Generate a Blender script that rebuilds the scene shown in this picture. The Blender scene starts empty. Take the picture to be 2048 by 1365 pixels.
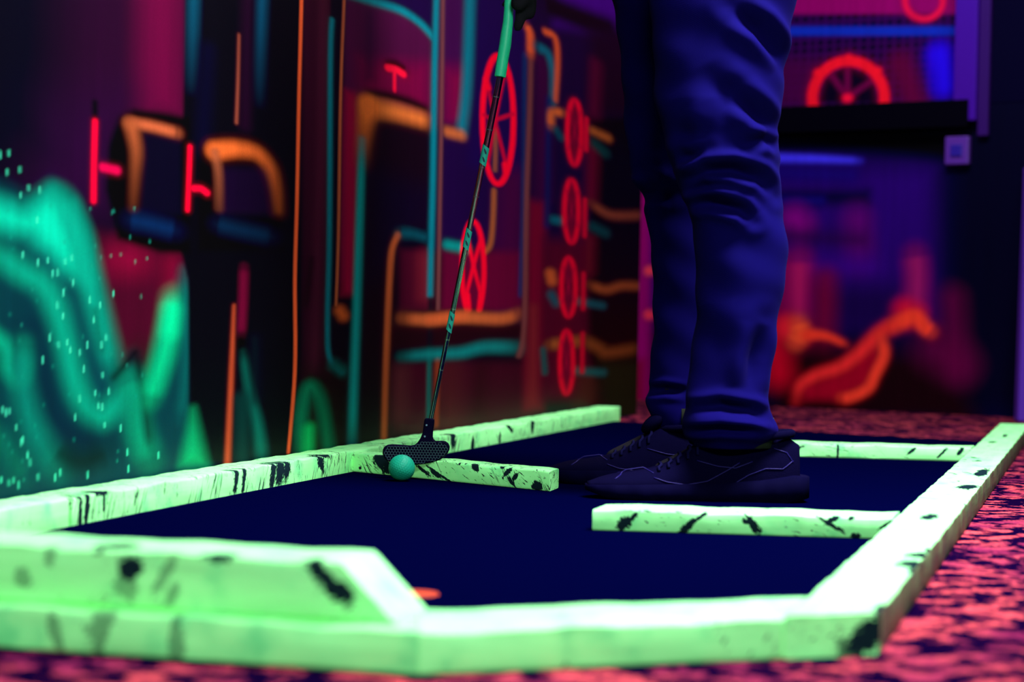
import bpy, bmesh, math, random
import numpy as np
from mathutils import Vector, Matrix
random.seed(7); rng = np.random.default_rng(11)
PI = math.pi
scene = bpy.context.scene
COL = scene.collection

# ---------------------------------------------------------------- camera
F = 4100.0; CAMH = .272; SL = .022
def basis():
    r = math.atan(SL); p = math.atan((682.5-629.3)*math.cos(r)/F)
    U = np.array([math.sin(r)*math.cos(p), math.cos(r)*math.cos(p), math.sin(p)])
    Fw = np.array([0, 0, -1.]); Y = Fw-U*(Fw@U); Y /= np.linalg.norm(Y)
    return np.array([np.cross(Y, U), Y, U])
RC = basis(); CAM = np.array([0, 0, CAMH])
cd = bpy.data.cameras.new('camera'); cam = bpy.data.objects.new('camera', cd); COL.objects.link(cam)
M = Matrix([list(RC[i])+[0] for i in range(3)]+[[0, 0, 0, 1]]); M.translation = Vector(CAM)
cam.matrix_world = M
cd.sensor_width = 36; cd.lens = 36*F/2048; cd.clip_start = .05
cd.dof.use_dof = True; cd.dof.focus_distance = 3.28; cd.dof.aperture_fstop = 4.0
scene.camera = cam
scene.view_settings.view_transform = 'Standard'; scene.view_settings.look = 'None'
scene.view_settings.exposure = 0; scene.view_settings.gamma = 1
scene.view_settings.use_curve_mapping = False

# ---------------------------------------------------------------- world, black lights and added fill lights
w = bpy.data.worlds.new('world'); scene.world = w; w.use_nodes = True
w.node_tree.nodes['Background'].inputs[0].default_value = (.05, .03, .25, 1)
w.node_tree.nodes['Background'].inputs[1].default_value = .12
def area(name, loc, target, size, power, color):
    l = bpy.data.lights.new(name, 'AREA'); l.shape = 'RECTANGLE'; l.size, l.size_y = size
    l.energy = power; l.color = color
    o = bpy.data.objects.new(name, l); COL.objects.link(o); o.location = loc
    o.rotation_euler = (Vector(target)-Vector(loc)).to_track_quat('-Z', 'Y').to_euler()
    return o
l_ = area('black_light_over_lane', (.85, 2.5, 2.5), (.5, 2.5, 0), (.5, 4.2), 660, (.86, .8, 1)); l_.data.spread = 2.2
area('black_light_front', (.5, -.6, 2.0), (0, 2.6, .2), (1.4, .3), 110, (.8, .86, 1))
area('black_light_back', (2.0, 4.9, 2.3), (.3, 3.2, .4), (.3, 1.2), 90, (.3, .22, 1))
area('far_fill_light', (.9, 5.0, 2.4), (.95, 5.6, .2), (1.2, .3), 60, (.86, .8, 1))  # added fill, no fixture known here; lifts the dim far end
area('right_fill_light', (2.3, 1.9, 2.0), (.2, 3.3, .3), (.3, 1.2), 85, (.36, .26, 1))  # added blue fill from the right; gives the jeans side shading

# ---------------------------------------------------------------- helpers
def ray(x, y): return RC@np.array([(x-1024)/F, -(y-682.5)/F, -1.])
def at(x, y, Y):
    d = ray(x, y); return CAM+d*(Y/d[1])
def onfloor(x, y, z=0):
    d = ray(x, y); return CAM+d*((z-CAMH)/d[2])
def lin(c):
    a = np.array(c, float)/255
    return np.where(a <= .04045, a/12.92, ((a+.055)/1.055)**2.4)
def tag(o, label=None, cat=None, group=None, kind=None):
    if label: o['label'] = label
    if cat: o['category'] = cat
    if group: o['group'] = group
    if kind: o['kind'] = kind
    return o
def mesh_obj(name, verts, faces, mat=None, parent=None, smooth=False):
    me = bpy.data.meshes.new(name); me.from_pydata([tuple(v) for v in verts], [], faces); me.update()
    if smooth: me.polygons.foreach_set('use_smooth', [True]*len(me.polygons))
    if mat:
        for m in (mat if isinstance(mat, (list, tuple)) else [mat]): me.materials.append(m)
    o = bpy.data.objects.new(name, me); COL.objects.link(o)
    if parent: o.parent = parent
    return o
def bm_obj(name, bm, mat=None, parent=None, smooth=False):
    me = bpy.data.meshes.new(name); bm.normal_update(); bm.to_mesh(me); bm.free()
    if smooth: me.polygons.foreach_set('use_smooth', [True]*len(me.polygons))
    if mat:
        for m in (mat if isinstance(mat, (list, tuple)) else [mat]): me.materials.append(m)
    o = bpy.data.objects.new(name, me); COL.objects.link(o)
    if parent: o.parent = parent
    return o
def empty(name, loc=(0, 0, 0), rz=0):
    o = bpy.data.objects.new(name, None); COL.objects.link(o); o.location = loc; o.rotation_euler.z = rz
    o.empty_display_size = .05
    return o
def add_box(bm, lo, hi, bevel=0, seg=2):
    lo, hi = Vector(lo), Vector(hi); c = (lo+hi)/2; s = hi-lo
    r = bmesh.ops.create_cube(bm, size=1, matrix=Matrix.Translation(c)@Matrix.Diagonal((s.x, s.y, s.z, 1)))
    if bevel:
        es = {e for v in r['verts'] for e in v.link_edges}
        bmesh.ops.bevel(bm, geom=list(es), offset=bevel, segments=seg, affect='EDGES', profile=.5)
def frame_of(d):
    d = Vector(d).normalized(); a = Vector((0, 0, 1)) if abs(d.z) < .9 else Vector((1, 0, 0))
    u = d.cross(a).normalized(); return u, u.cross(d).normalized()
def add_tube(bm, pts, rad, n=12, cap=True):
    pts = [Vector(p) for p in pts]
    if not hasattr(rad, '__len__'): rad = [rad]*len(pts)
    rings = []; u = None
    for i, p in enumerate(pts):
        d = (pts[min(i+1, len(pts)-1)]-pts[max(i-1, 0)]).normalized()
        if u is None: u, v = frame_of(d)
        else:
            u = (u-d*u.dot(d)).normalized(); v = u.cross(d).normalized()
        rings.append([bm.verts.new(p+(u*math.cos(2*PI*k/n)+v*math.sin(2*PI*k/n))*rad[i]) for k in range(n)])
    for a, b in zip(rings, rings[1:]):
        for k in range(n): bm.faces.new((a[k], a[(k+1) % n], b[(k+1) % n], b[k]))
    if cap:
        bm.faces.new(rings[0][::-1]); bm.faces.new(rings[-1])
def add_ball(bm, c, r, scale=(1, 1, 1), rot=None, n=16):
    m = Matrix.Translation(c)
    if rot is not None: m = m@rot.to_4x4()
    m = m@Matrix.Diagonal((r*scale[0], r*scale[1], r*scale[2], 1))
    bmesh.ops.create_uvsphere(bm, u_segments=n, v_segments=n//2+2, radius=1, matrix=m)
def capsule(bm, a, b, ra, rb, n=18):
    add_tube(bm, [a, b], [ra, rb], n); add_ball(bm, a, ra); add_ball(bm, b, rb)
def voxel(bm, size, name, mat, parent, smooth_it=6):
    me = bpy.data.meshes.new('tmp'); bm.to_mesh(me); bm.free()
    t = bpy.data.objects.new('tmp', me); COL.objects.link(t)
    m = t.modifiers.new('r', 'REMESH'); m.mode = 'VOXEL'; m.voxel_size = size
    s = t.modifiers.new('s', 'SMOOTH'); s.iterations = smooth_it; s.factor = .5
    dg = bpy.context.evaluated_depsgraph_get(); ev = t.evaluated_get(dg)
    me2 = bpy.data.meshes.new_from_object(ev); me2.name = name
    bpy.data.objects.remove(t); bpy.data.meshes.remove(me)
    me2.polygons.foreach_set('use_smooth', [True]*len(me2.polygons))
    me2.materials.clear(); me2.materials.append(mat)
    o = bpy.data.objects.new(name, me2); COL.objects.link(o); o.parent = parent
    return o
class NT:
    def __init__(s, name):
        s.mat = bpy.data.materials.new(name); s.mat.use_nodes = True; s.nt = s.mat.node_tree
        s.bsdf = s.nt.nodes['Principled BSDF']
    def n(s, typ, ins=None, **kw):
        x = s.nt.nodes.new(typ)
        for k, v in kw.items(): setattr(x, k, v)
        for k, v in (ins or {}).items():
            if isinstance(v, bpy.types.NodeSocket): s.nt.links.new(v, x.inputs[k])
            else: x.inputs[k].default_value = v
        return x
    def math(s, op, a, b=0, clamp=False):
        return s.n('ShaderNodeMath', {0: a, 1: b}, operation=op, use_clamp=clamp).outputs[0]
    def mix(s, f, a, b):
        x = s.n('ShaderNodeMix', data_type='RGBA')
        for k, v in ((0, f), (6, a), (7, b)):
            if isinstance(v, bpy.types.NodeSocket): s.nt.links.new(v, x.inputs[k])
            else: x.inputs[k].default_value = v if k == 0 else (*v[:3], 1)
        return x.outputs[2]
    def ramp(s, f, a, b):
        x = s.n('ShaderNodeMapRange', {0: f, 1: a, 2: b}, clamp=True, interpolation_type='SMOOTHSTEP'); return x.outputs[0]
    def noise(s, vec, scale, detail=4, rough=.55):
        return s.n('ShaderNodeTexNoise', {'Vector': vec, 'Scale': scale, 'Detail': detail, 'Roughness': rough}).outputs[0]
    def link(s, out, key): s.nt.links.new(out, s.bsdf.inputs[key])
    def set(s, **kw):
        for k, v in kw.items():
            s.bsdf.inputs[k.replace('_', ' ')].default_value = (*v, 1) if isinstance(v, (tuple, list)) and len(v) == 3 else v
        return s
    def bump(s, h, strength, dist=.01):
        b = s.n('ShaderNodeBump', {'Height': h, 'Strength': strength, 'Distance': dist}); s.link(b.outputs[0], 'Normal')
def simple(name, col, rough=.5, metal=0, spec=.3, noise=0, scale=60, bump=0):
    t = NT(name); t.set(Base_Color=tuple(col), Roughness=rough, Metallic=metal)
    t.bsdf.inputs['Specular IOR Level'].default_value = spec
    tc = t.n('ShaderNodeTexCoord').outputs['Object']
    nz = t.noise(tc, scale)
    t.link(t.mix(t.math('MULTIPLY', nz, noise*2, True), col, tuple(c*.5 for c in col)), 'Base Color')
    if bump: t.bump(nz, bump, .004)
    return t.mat

# ---------------------------------------------------------------- timber paint
GREEN = (.27, .90, .27)
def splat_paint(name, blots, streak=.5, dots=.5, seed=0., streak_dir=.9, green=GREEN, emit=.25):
    """green fluorescent gloss over timber with flicked black paint; blots = (x, y, z, rx, ry, rz, angle) local metres"""
    t = NT(name); tc = t.n('ShaderNodeTexCoord').outputs['Object']
    off = t.n('ShaderNodeVectorMath', {0: tc, 1: (seed, seed*1.7, seed*.6)}, operation='ADD').outputs[0]
    # long flicked streaks
    mp = t.n('ShaderNodeMapping', {'Vector': off, 'Rotation': (0, streak_dir, 0), 'Scale': (1, 1, 1)}).outputs[0]
    mp2 = t.n('ShaderNodeMapping', {'Vector': mp, 'Scale': (20, 60, 300)}).outputs[0]
    s1 = t.ramp(t.noise(mp2, 1, 2.5, .5), .60, .62)
    cl = t.ramp(t.noise(off, 9, 2), .53-.22*streak+.1, .62-.22*streak+.1)
    streaks = t.math('MULTIPLY', s1, cl)
    mpb = t.n('ShaderNodeMapping', {'Vector': off, 'Rotation': (0, streak_dir+.5, 0)}).outputs[0]
    mpb2 = t.n('ShaderNodeMapping', {'Vector': mpb, 'Scale': (60, 120, 340)}).outputs[0]
    s2 = t.ramp(t.noise(mpb2, 1, 3, .6), .615, .635)
    cl2 = t.ramp(t.noise(off, 14, 2), .60-.2*dots, .66-.2*dots)
    mask = t.math('MAXIMUM', streaks, t.math('MULTIPLY', s2, cl2))
    wob = t.noise(t.n('ShaderNodeMapping', {'Vector': mp, 'Scale': (130, 200, 420)}).outputs[0], 1, 4, .65); wob2 = t.noise(off, 45, 2)
    for bb in blots:
        x, y, z, rx, ry, rz, a = bb[:7]; op = bb[7] if len(bb) > 7 else 1
        d = t.n('ShaderNodeVectorMath', {0: tc, 1: (x, y, z)}, operation='SUBTRACT').outputs[0]
        d = t.n('ShaderNodeVectorRotate', {'Vector': d, 'Angle': -a}, rotation_type='Y_AXIS').outputs[0]
        d = t.n('ShaderNodeVectorMath', {0: d, 1: (1/rx, 1/ry, 1/rz)}, operation='MULTIPLY').outputs[0]
        L = t.n('ShaderNodeVectorMath', {0: d}, operation='LENGTH').outputs['Value']
        L = t.math('ADD', L, t.math('MULTIPLY', t.math('SUBTRACT', wob, .5), 2.2))
        L = t.math('ADD', L, t.math('MULTIPLY', t.math('SUBTRACT', wob2, .5), 1.0))
        mask = t.math('MAXIMUM', mask, t.math('MULTIPLY', op, t.math('SUBTRACT', 1, t.ramp(L, .90, 1.04))))
    g = t.n('ShaderNodeMapping', {'Vector': off, 'Scale': (6, 60, 60)}).outputs[0]
    grain = t.noise(g, 1, 5, .6); patch = t.noise(off, 22, 3)
    c = t.mix(t.ramp(grain, .35, .7), green, tuple(x*.8 for x in green))
    c = t.mix(t.ramp(patch, .5, .75), c, (green[0]*.45, green[1]*.72, green[2]*.7))
    cc = t.mix(mask, c, (.004, .012, .014))
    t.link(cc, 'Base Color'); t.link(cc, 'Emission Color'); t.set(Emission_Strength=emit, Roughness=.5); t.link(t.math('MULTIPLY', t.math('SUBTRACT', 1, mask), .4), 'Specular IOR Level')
    t.bump(t.math('ADD', t.math('MULTIPLY', grain, .5), t.math('MULTIPLY', mask, .4)), .35, .002)
    return t.mat
def bare_side(name):
    t = NT(name); tc = t.n('ShaderNodeTexCoord').outputs['Object']
    drip = t.noise(t.n('ShaderNodeMapping', {'Vector': tc, 'Scale': (60, 60, 8)}).outputs[0], 1, 3)
    gr = t.noise(t.n('ShaderNodeMapping', {'Vector': tc, 'Scale': (5, 60, 120)}).outputs[0], 1, 4)
    c = t.mix(t.ramp(gr, .3, .7), (.07, .06, .018), (.03, .025, .008))
    c = t.mix(t.ramp(drip, .5, .56), c, (.06, .13, .03))
    c = t.mix(t.ramp(drip, .66, .69), c, (.01, .006, .006))
    t.link(c, 'Base Color'); t.set(Roughness=.6); t.bump(gr, .4, .002)
    return t.mat
BARE = bare_side('bare_timber_side')

def cut(p, d, q, e):
    """distance along d from p to the line q + k e"""
    A_ = np.array([[d[0], -e[0]], [d[1], -e[1]]]); return np.linalg.solve(A_, np.array(q)-np.array(p))[0]
def timber(label, p0, ang, length, width, z0, z1, mat, group, side=1, chamfer=None, bare=None, name='timber_rail', ends=(0, 0)):
    """p0 = front/inner lower corner; local x along length, local y towards `side` is the width"""
    bm = bmesh.new(); h = z1-z0; nseg = max(4, int(length/.02))
    yl, yh = (0, width) if side > 0 else (-width, 0)
    b = .0035
    prof = [(yl+b, 0), (yh-b, 0), (yh-b*.3, b*.3), (yh, b), (yh, h-b), (yh-b*.3, h-b*.3), (yh-b, h), (yl+b, h), (yl+b*.3, h-b*.3), (yl, h-b), (yl, b), (yl+b*.3, b*.3)]
    rings = []
    for i in range(nseg+1):
        x = length*i/nseg; r = []
        wz = .0006*math.sin(x*37+p0[0]*50)+.0005*math.sin(x*91+p0[1]*9)
        for (y, z) in prof:
            f0 = (y-yl)/(yh-yl)
            xx = x+(ends[0]*f0*(1-x/length))+(ends[1]*f0*(x/length))
            if chamfer:
                lim = length-chamfer*(z/h)
                xx = xx*lim/length
            zz = z+(wz if z > h*.5 else 0)
            r.append(bm.verts.new((xx, y+(wz if abs(y-yl) < .001 else 0), zz)))
        rings.append(r)
    n = len(prof)
    for a, c in zip(rings, rings[1:]):
        for k in range(n):
            f = bm.faces.new((a[k], a[(k+1) % n], c[(k+1) % n], c[k]))
            if bare == 'high' and k in (2, 3): f.material_index = 1
            if bare == 'low' and k in (8, 9, 10): f.material_index = 1
    bm.faces.new(rings[0]); bm.faces.new(rings[-1][::-1])
    bmesh.ops.recalc_face_normals(bm, faces=bm.faces)
    for e in bm.edges:
        pass
    o = bm_obj(name, bm, [mat, BARE])
    for p in o.data.polygons: p.use_smooth = len(p.vertices) == 4
    try: o.data.set_sharp_from_angle(angle=.9)
    except Exception: pass
    o.location = (p0[0], p0[1], z0); o.rotation_euler.z = ang
    return tag(o, label, 'timber', group)

U = np.array([.2751, .9614])                      # direction of the long sides
NIN = np.array([.9614, -.2751])                   # from left wall into the lane
TL = math.atan2(U[1], U[0])
LI = np.array([-.272, 3.44])                      # a point on the left rail's inner foot
WALLP = LI-NIN*.071                               # a point on the painted wall
def lpt(t): return LI+U*t
ZC = -.008                                        # carpet level (felt top is 0)
GR = 'green timbers framing the golf lane'

def loc_left(x, y):       # pixel on the inner face of the left rail -> local x, z
    d = ray(x, y); P0 = np.array([*LI, 0.]); n = np.array([*NIN, 0]); k = ((P0-CAM)@n)/(d@n); P = CAM+d*k
    return (P[:2]-LI)@U, P[2]
blL = []
def bl_left(x, y, rx, rz, a, seamT):
    s, z = loc_left(x, y); blL.append((s-seamT, 0, z-ZC, rx, .02, rz, a))
T0, TS, T1 = -2.45, None, 2.04
TS = (lpt(0)[0]*0+loc_left(140, 1015)[0])
near = []
for (x, y, rx, rz, a) in [(70, 1010, .03, .009, .5), (112, 990, .035, .006, 0), (25, 1050, .01, .004, 0)]:
    s, z = loc_left(x, y); near.append((s-T0, 0, z-ZC, rx, .03, rz, a))
far = []
for (x, y, rx, rz, a) in [(157, 1020, .006, .03, .05), (172, 1020, .006, .03, .1), (202, 985, .018, .006, 0), (206, 1005, .004, .014, 0),
        (470, 960, .008, .03, .25), (487, 955, .007, .03, .25), (545, 940, .010, .035, .2), (560, 935, .018, .03, .25), (572, 935, .012, .026, .3),
        (640, 925, .02, .012, 1.0), (650, 910, .022, .006, .2), (662, 900, .03, .005, 0),
        (905, 880, .02, .018, .3), (944, 890, .012, .016, .3), (1020, 858, .03, .006, .3), (998, 880, .008, .02, .1), (1065, 850, .012, .022, .1)]:
    s, z = loc_left(x, y); far.append((s-TS, 0, z-ZC, rx, .03, rz, a))
# dark patch on the top face above x=540
for (x, y, rx, ry) in [(545, 905, .13, .022), (650, 893, .07, .018), (700, 888, .05, .012)]:
    P = onfloor(x, y, .035); q = P[:2]-lpt(TS); far.append((q@U, -(q@NIN)*1., .035-ZC, rx, ry, .006, 0))
mLn = splat_paint('left_rail_paint_near', near, .25, .25, 1.3, 1.1)
mLf = splat_paint('left_rail_paint_far', far, .85, .6, 4.1, 1.15)
o = timber('long green timber rail against the painted wall, far length reaching past the putter', lpt(TS+.003), TL, T1-TS-.003, .066, ZC, .035, mLf, GR, side=1)
o = timber('short near length of green rail along the painted wall, in left corner of the lane', lpt(T0+.35), TL, TS-T0-.353, .066, ZC, .035, mLn, GR, side=1)

# right rail
RI0 = np.array([.272, 1.835]); RDIR = np.array([.2785, .9604])
TR = math.atan2(RDIR[1], RDIR[0]); NR = np.array([.9604, -.2785])
HR = .028
def rr(t): return RI0+RDIR*t
RLEN = 3.41
f0 = np.array([-.066, 1.574]); f1 = np.array([.316, 1.722]); DF = (f1-f0)/np.linalg.norm(f1-f0)
s_in = cut(RI0, RDIR, f0, DF); s_out = cut(RI0+NR*.073, RDIR, f0, DF); RORG = RI0+RDIR*s_out
blR = []
for (x, y, rx, ry) in [(1965, 945, .10, .010), (1958, 948, .05, .008), (1935, 975, .05, .014), (1985, 885, .05, .008), (1845, 1110, .03, .02),
                       (1860, 1035, .04, .012), (1830, 1130, .035, .018), (2010, 872, .06, .006)]:
    P = onfloor(x, y, HR); q = P[:2]-RORG; blR.append((q@RDIR, -(q@NR), HR-ZC, rx, ry, .006, 0))
# side drips
for s, rx, rz in [(.02, .035, .03), (.32, .03, .02), (.5, .02, .03), (1.1, .02, .012)]:
    blR.append((s, -.072, .026, rx, .006, rz, .4))
for (x, y, rx, rz, a, op) in [(1725, 1280, .020, .012, -.7, 1), (1745, 1258, .018, .009, -.2, 1), (1700, 1298, .010, .012, -.6, .8)]:
    n_ = np.array([DF[1], -DF[0], 0]); d = ray(x, y); P = CAM+d*(((np.array([*f0, 0.])-CAM)@n_)/(d@n_)); q = P[:2]-RORG
    blR.append((q@RDIR, -(q@NR), P[2]-ZC, rx, .022, rz, a, op))
mR = splat_paint('right_rail_paint', blR, .2, .35, 7.7, .2)
timber('long green timber rail on the right side of the lane, outer side bare brown', RORG, TR, RLEN-s_out-.02, .073, ZC, HR, mR, GR, side=-1, bare='low', ends=(s_in-s_out, 0))

# barriers lying across the felt
b1a, b1b = np.array([-.2725, 3.468]), np.array([.063, 3.156])
d1 = b1b-b1a; L1 = np.linalg.norm(d1); A1 = math.atan2(d1[1], d1[0])
def loc_face(x, y, a, ang, z0):
    u = np.array([math.cos(ang), math.sin(ang)]); n = np.array([u[1], -u[0], 0]); P0 = np.array([*a, 0.])
    d = ray(x, y); k = ((P0-CAM)@n)/(d@n); P = CAM+d*k
    return (P[:2]-a)@u, P[2]-z0
bl = []
for (x, y, rx, rz, a) in [(762, 922, .022, .015, .3), (775, 935, .016, .012, .3), (720, 937, .004, .003, 0), (848, 943, .022, .003, .45), (885, 955, .05, .0022, .42),
        (873, 950, .014, .005, .3), (950, 935, .010, .006, .5), (918, 928, .003, .003, 0), (930, 928, .003, .0025, 0), (1023, 965, .012, .004, .8),
        (1015, 945, .004, .012, .9), (1030, 955, .004, .012, .8), (1073, 974, .011, .009, .2), (945, 929, .006, .002, .5), (1002, 935, .006, .003, .3)]:
    s, z = loc_face(x, y, b1a, A1, 0); bl.append((s, 0, z, rx, .01, rz, a))
m1 = splat_paint('barrier_paint_ball', bl, .8, 1.0, 2.2, -1.0)
timber('angled green timber barrier behind the golf ball, jutting from the wall-side rail', b1a, A1, L1, .060, 0.0004, .0315, m1, GR, side=1, name='timber_barrier', ends=(cut(b1a+np.array([-d1[1], d1[0]])/L1*.060, d1/L1, LI+NIN*.001, U), -.035))
b2a, b2b = np.array([.107, 2.596]), np.array([.497, 2.565])
d2 = b2b-b2a; b2b = b2a+d2/np.linalg.norm(d2)*cut(b2a, d2/np.linalg.norm(d2), RI0-NR*.002, RDIR); d2 = b2b-b2a; A2 = math.atan2(d2[1], d2[0])
bl = []
for (x, y, rx, rz, a) in [(1505, 1050, .016, .006, .9), (1498, 1044, .010, .005, .3), (1250, 1048, .012, .008, -.6), (1262, 1040, .014, .003, -.8), (1375, 1055, .02, .005, -.8),
        (1400, 1036, .02, .0025, -.7), (1660, 1050, .02, .003, .5), (1665, 1040, .012, .004, -.5), (1712, 1074, .006, .004, 0), (1770, 1052, .012, .002, -.6), (1705, 1035, .006, .003, -.6)]:
    s, z = loc_face(x, y, b2a, A2, 0); bl.append((s, 0, z, rx, .01, rz, a))
m2 = splat_paint('barrier_paint_middle', bl, .3, .65, 5.5, -.75)
timber('green timber barrier in front of the sneakers, in the middle of the lane', b2a, A2, np.linalg.norm(d2), .085, 0.0004, .0275, m2, GR, side=1, name='timber_barrier', ends=(.015, cut(b2b+np.array([-d2[1], d2[0]])/np.linalg.norm(d2)*.085, d2/np.linalg.norm(d2), RI0-NR*.002, RDIR)))
b3a, b3b = np.array([.42, 4.105]), np.array([.893, 4.055])
d3 = b3b-b3a; b3b = b3a+d3/np.linalg.norm(d3)*cut(b3a, d3/np.linalg.norm(d3), RI0-NR*.002, RDIR); d3 = b3b-b3a; A3 = math.atan2(d3[1], d3[0])
bl = [(s, 0, z, rx, .01, rz, a) for (s, z, rx, rz, a) in [(.235, .014, .0025, .02, 0), (.15, .014, .02, .004, -.4), (.38, .018, .012, .003, -.7), (.44, .016, .014, .003, -.8), (.475, .02, .012, .004, -.9)]]
m3 = splat_paint('barrier_paint_back', bl, .3, .6, 9.1, -.7)
timber('farthest green timber barrier, behind the sneakers and joined to the right rail', b3a, A3, np.linalg.norm(d3), .085, 0.0004, .0275, m3, GR, side=1, name='timber_barrier', ends=(0, cut(b3b+np.array([-d3[1], d3[0]])/np.linalg.norm(d3)*.085, d3/np.linalg.norm(d3), RI0-NR*.002, RDIR)))
# front rails
f1 = f0+DF*(cut(f0, DF, RI0, RDIR)-.001); df = f1-f0; AF = math.atan2(df[1], df[0])
AG = math.atan2(1.574-1.734, -.066+.70)
bl = []
for (x, y, rx, rz, a) in [(1728, 1275, .03, .014, -.7), (1745, 1258, .02, .010, -.3), (1700, 1300, .012, .02, -.5)]:
    s, z = loc_face(x, y, f0, AF, ZC); bl.append((s, 0, z, rx, .012, rz, a))
mF = splat_paint('front_rail_paint', bl, .0, .1, 3.4, .4)
timber('nearest green timber rail across the front right, out of focus', f0, AF, np.linalg.norm(df), .112, ZC, .0262, mF, GR, side=1, ends=(.112*math.tan((AF-AG)/2)+.0005, cut(f1+np.array([-DF[1], DF[0]])*.112, DF, RI0-NR*.001, RDIR)))
g1 = f0-np.array([.0005, 0]); g0 = np.array([-.70, 1.734]); dg_ = g1-g0; AG = math.atan2(dg_[1], dg_[0]); LG = np.linalg.norm(dg_)
bl = []
for (x, y, rx, rz, a) in [(205, 1240, .010, .022, .4), (198, 1285, .005, .02, 0), (350, 1270, .005, .03, .1), (355, 1310, .006, .02, .2), (110, 1265, .006, .018, -.3)]:
    s, z = loc_face(x, y, g0, AG, ZC); bl.append((s, 0, z, rx, .012, rz, a, .6))
mG = splat_paint('front_left_rail_paint', bl, .0, .1, 6.4, .4)
timber('nearest green timber rail across the front left, carrying the stacked timber', g0, AG, LG, .112, ZC, .0262, mG, GR, side=1, ends=(0, -.112*math.tan((AF-AG)/2)))
ug = dg_/LG; ng = np.array([-ug[1], ug[0]])
s0 = g0+ug*.0+ng*.022; LS = LG-.026
bl = []
for (x, y, rx, rz, a) in [(655, 1165, .026, .0085, .75), (640, 1148, .018, .007, .9), (680, 1182, .018, .007, .5), (262, 1140, .010, .012, .2), (252, 1175, .012, .010, .1), (250, 1160, .004, .02, -.3),
        (100, 1110, .006, .012, .1), (330, 1150, .005, .02, .5), (345, 1190, .005, .012, .4), (425, 1100, .022, .010, .3), (45, 1160, .010, .008, .6)]:
    s, z = loc_face(x, y, s0, AG, .0262); bl.append((s, 0, z, rx, .02, rz, a, 1 if x > 600 or x in (262, 425) else .55))
bl.append((LS-.25, .03, .047, .02, .025, .012, .2))
mS = splat_paint('stacked_timber_paint', bl, .0, .1, 8.4, .4)
timber('green timber stacked on the front left rail, with slanted end and black blot', s0, AG, LS, .088, .0270, .0735, mS, GR, side=1, chamfer=.047)

# ---------------------------------------------------------------- floor: carpet and felt
t = NT('splatter_carpet'); tc = t.n('ShaderNodeTexCoord').outputs['Object']
wv = t.n('ShaderNodeTexNoise', {'Vector': tc, 'Scale': 14., 'Detail': 2.}).outputs['Color']
wv = t.n('ShaderNodeVectorMath', {0: wv, 1: (.05, .05, 0)}, operation='MULTIPLY').outputs[0]
v2 = t.n('ShaderNodeVectorMath', {0: tc, 1: wv}, operation='ADD').outputs[0]
na = t.noise(v2, 30, 3, .6); nb = t.noise(tc, 130, 3, .6); nc = t.noise(tc, 7, 2)
bl_ = t.math('ADD', t.math('MULTIPLY', na, .8), t.math('MULTIPLY', nb, .28))
m = t.ramp(bl_, .535, .585)
pink = t.mix(t.ramp(nb, .35, .65), (.55, .075, .065), (.15, .012, .03))
pink = t.mix(t.ramp(nc, .35, .7), pink, (.13, .010, .04))
t.link(t.mix(m, (.0025, .0003, .010), pink), 'Base Color'); t.set(Roughness=1.); t.bsdf.inputs['Specular IOR Level'].default_value = 0
t.bump(bl_, .8, .012)
CARPET = t.mat
t = NT('navy_felt'); tc = t.n('ShaderNodeTexCoord').outputs['Object']
nf = t.noise(tc, 900, 2, .6)
t.link(t.mix(nf, (.0001, .0003, .0085), (.0002, .0004, .013)), 'Base Color'); t.set(Roughness=.95)
t.bsdf.inputs['Specular IOR Level'].default_value = .0
t.bump(nf, .4, .001)
FELT = t.mat
bm = bmesh.new(); add_box(bm, (-3, -1, -.05), (4, 8.2, ZC)); tag(bm_obj('floor', bm, CARPET), kind='structure')
pts = [lpt(T0+.35)+NIN*.0005, lpt(1.95)+NIN*.0005]
e_l = lpt(1.98)+NIN*.0005; e_r = rr(3.05)-NR*.0005
poly = [g0+ng*.113, f0+np.array([.0, .121]), f1+np.array([-.055, .094]), rr(.02)-NR*.0005, e_r, e_l, lpt(-1.6)+NIN*.0005]
bm = bmesh.new()
top = [bm.verts.new((p[0], p[1], 0)) for p in poly]; bot = [bm.verts.new((p[0], p[1], ZC)) for p in poly]
bm.faces.new(top); bm.faces.new(bot[::-1])
for i in range(len(poly)):
    j = (i+1) % len(poly); bm.faces.new((top[i], bot[i], bot[j], top[j]))
bmesh.ops.recalc_face_normals(bm, faces=bm.faces)
tag(bm_obj('felt_mat', bm, FELT), 'dark navy felt playing surface laid between the green rails', 'mat')

# orange tee spot
bm = bmesh.new(); c = onfloor(842, 1190, 0)
bmesh.ops.create_cone(bm, cap_ends=True, segments=48, radius1=.0235, radius2=.0225, depth=.0016, matrix=Matrix.Translation((0, 0, .0009)))
o = bm_obj('tee_marker', bm, simple('orange_plastic', (.36, .03, .002), .5)); o.location = (c[0]-.006, c[1], 0)
tag(o, 'flat round orange tee marker on the felt beside the slanted timber end', 'marker')

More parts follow.
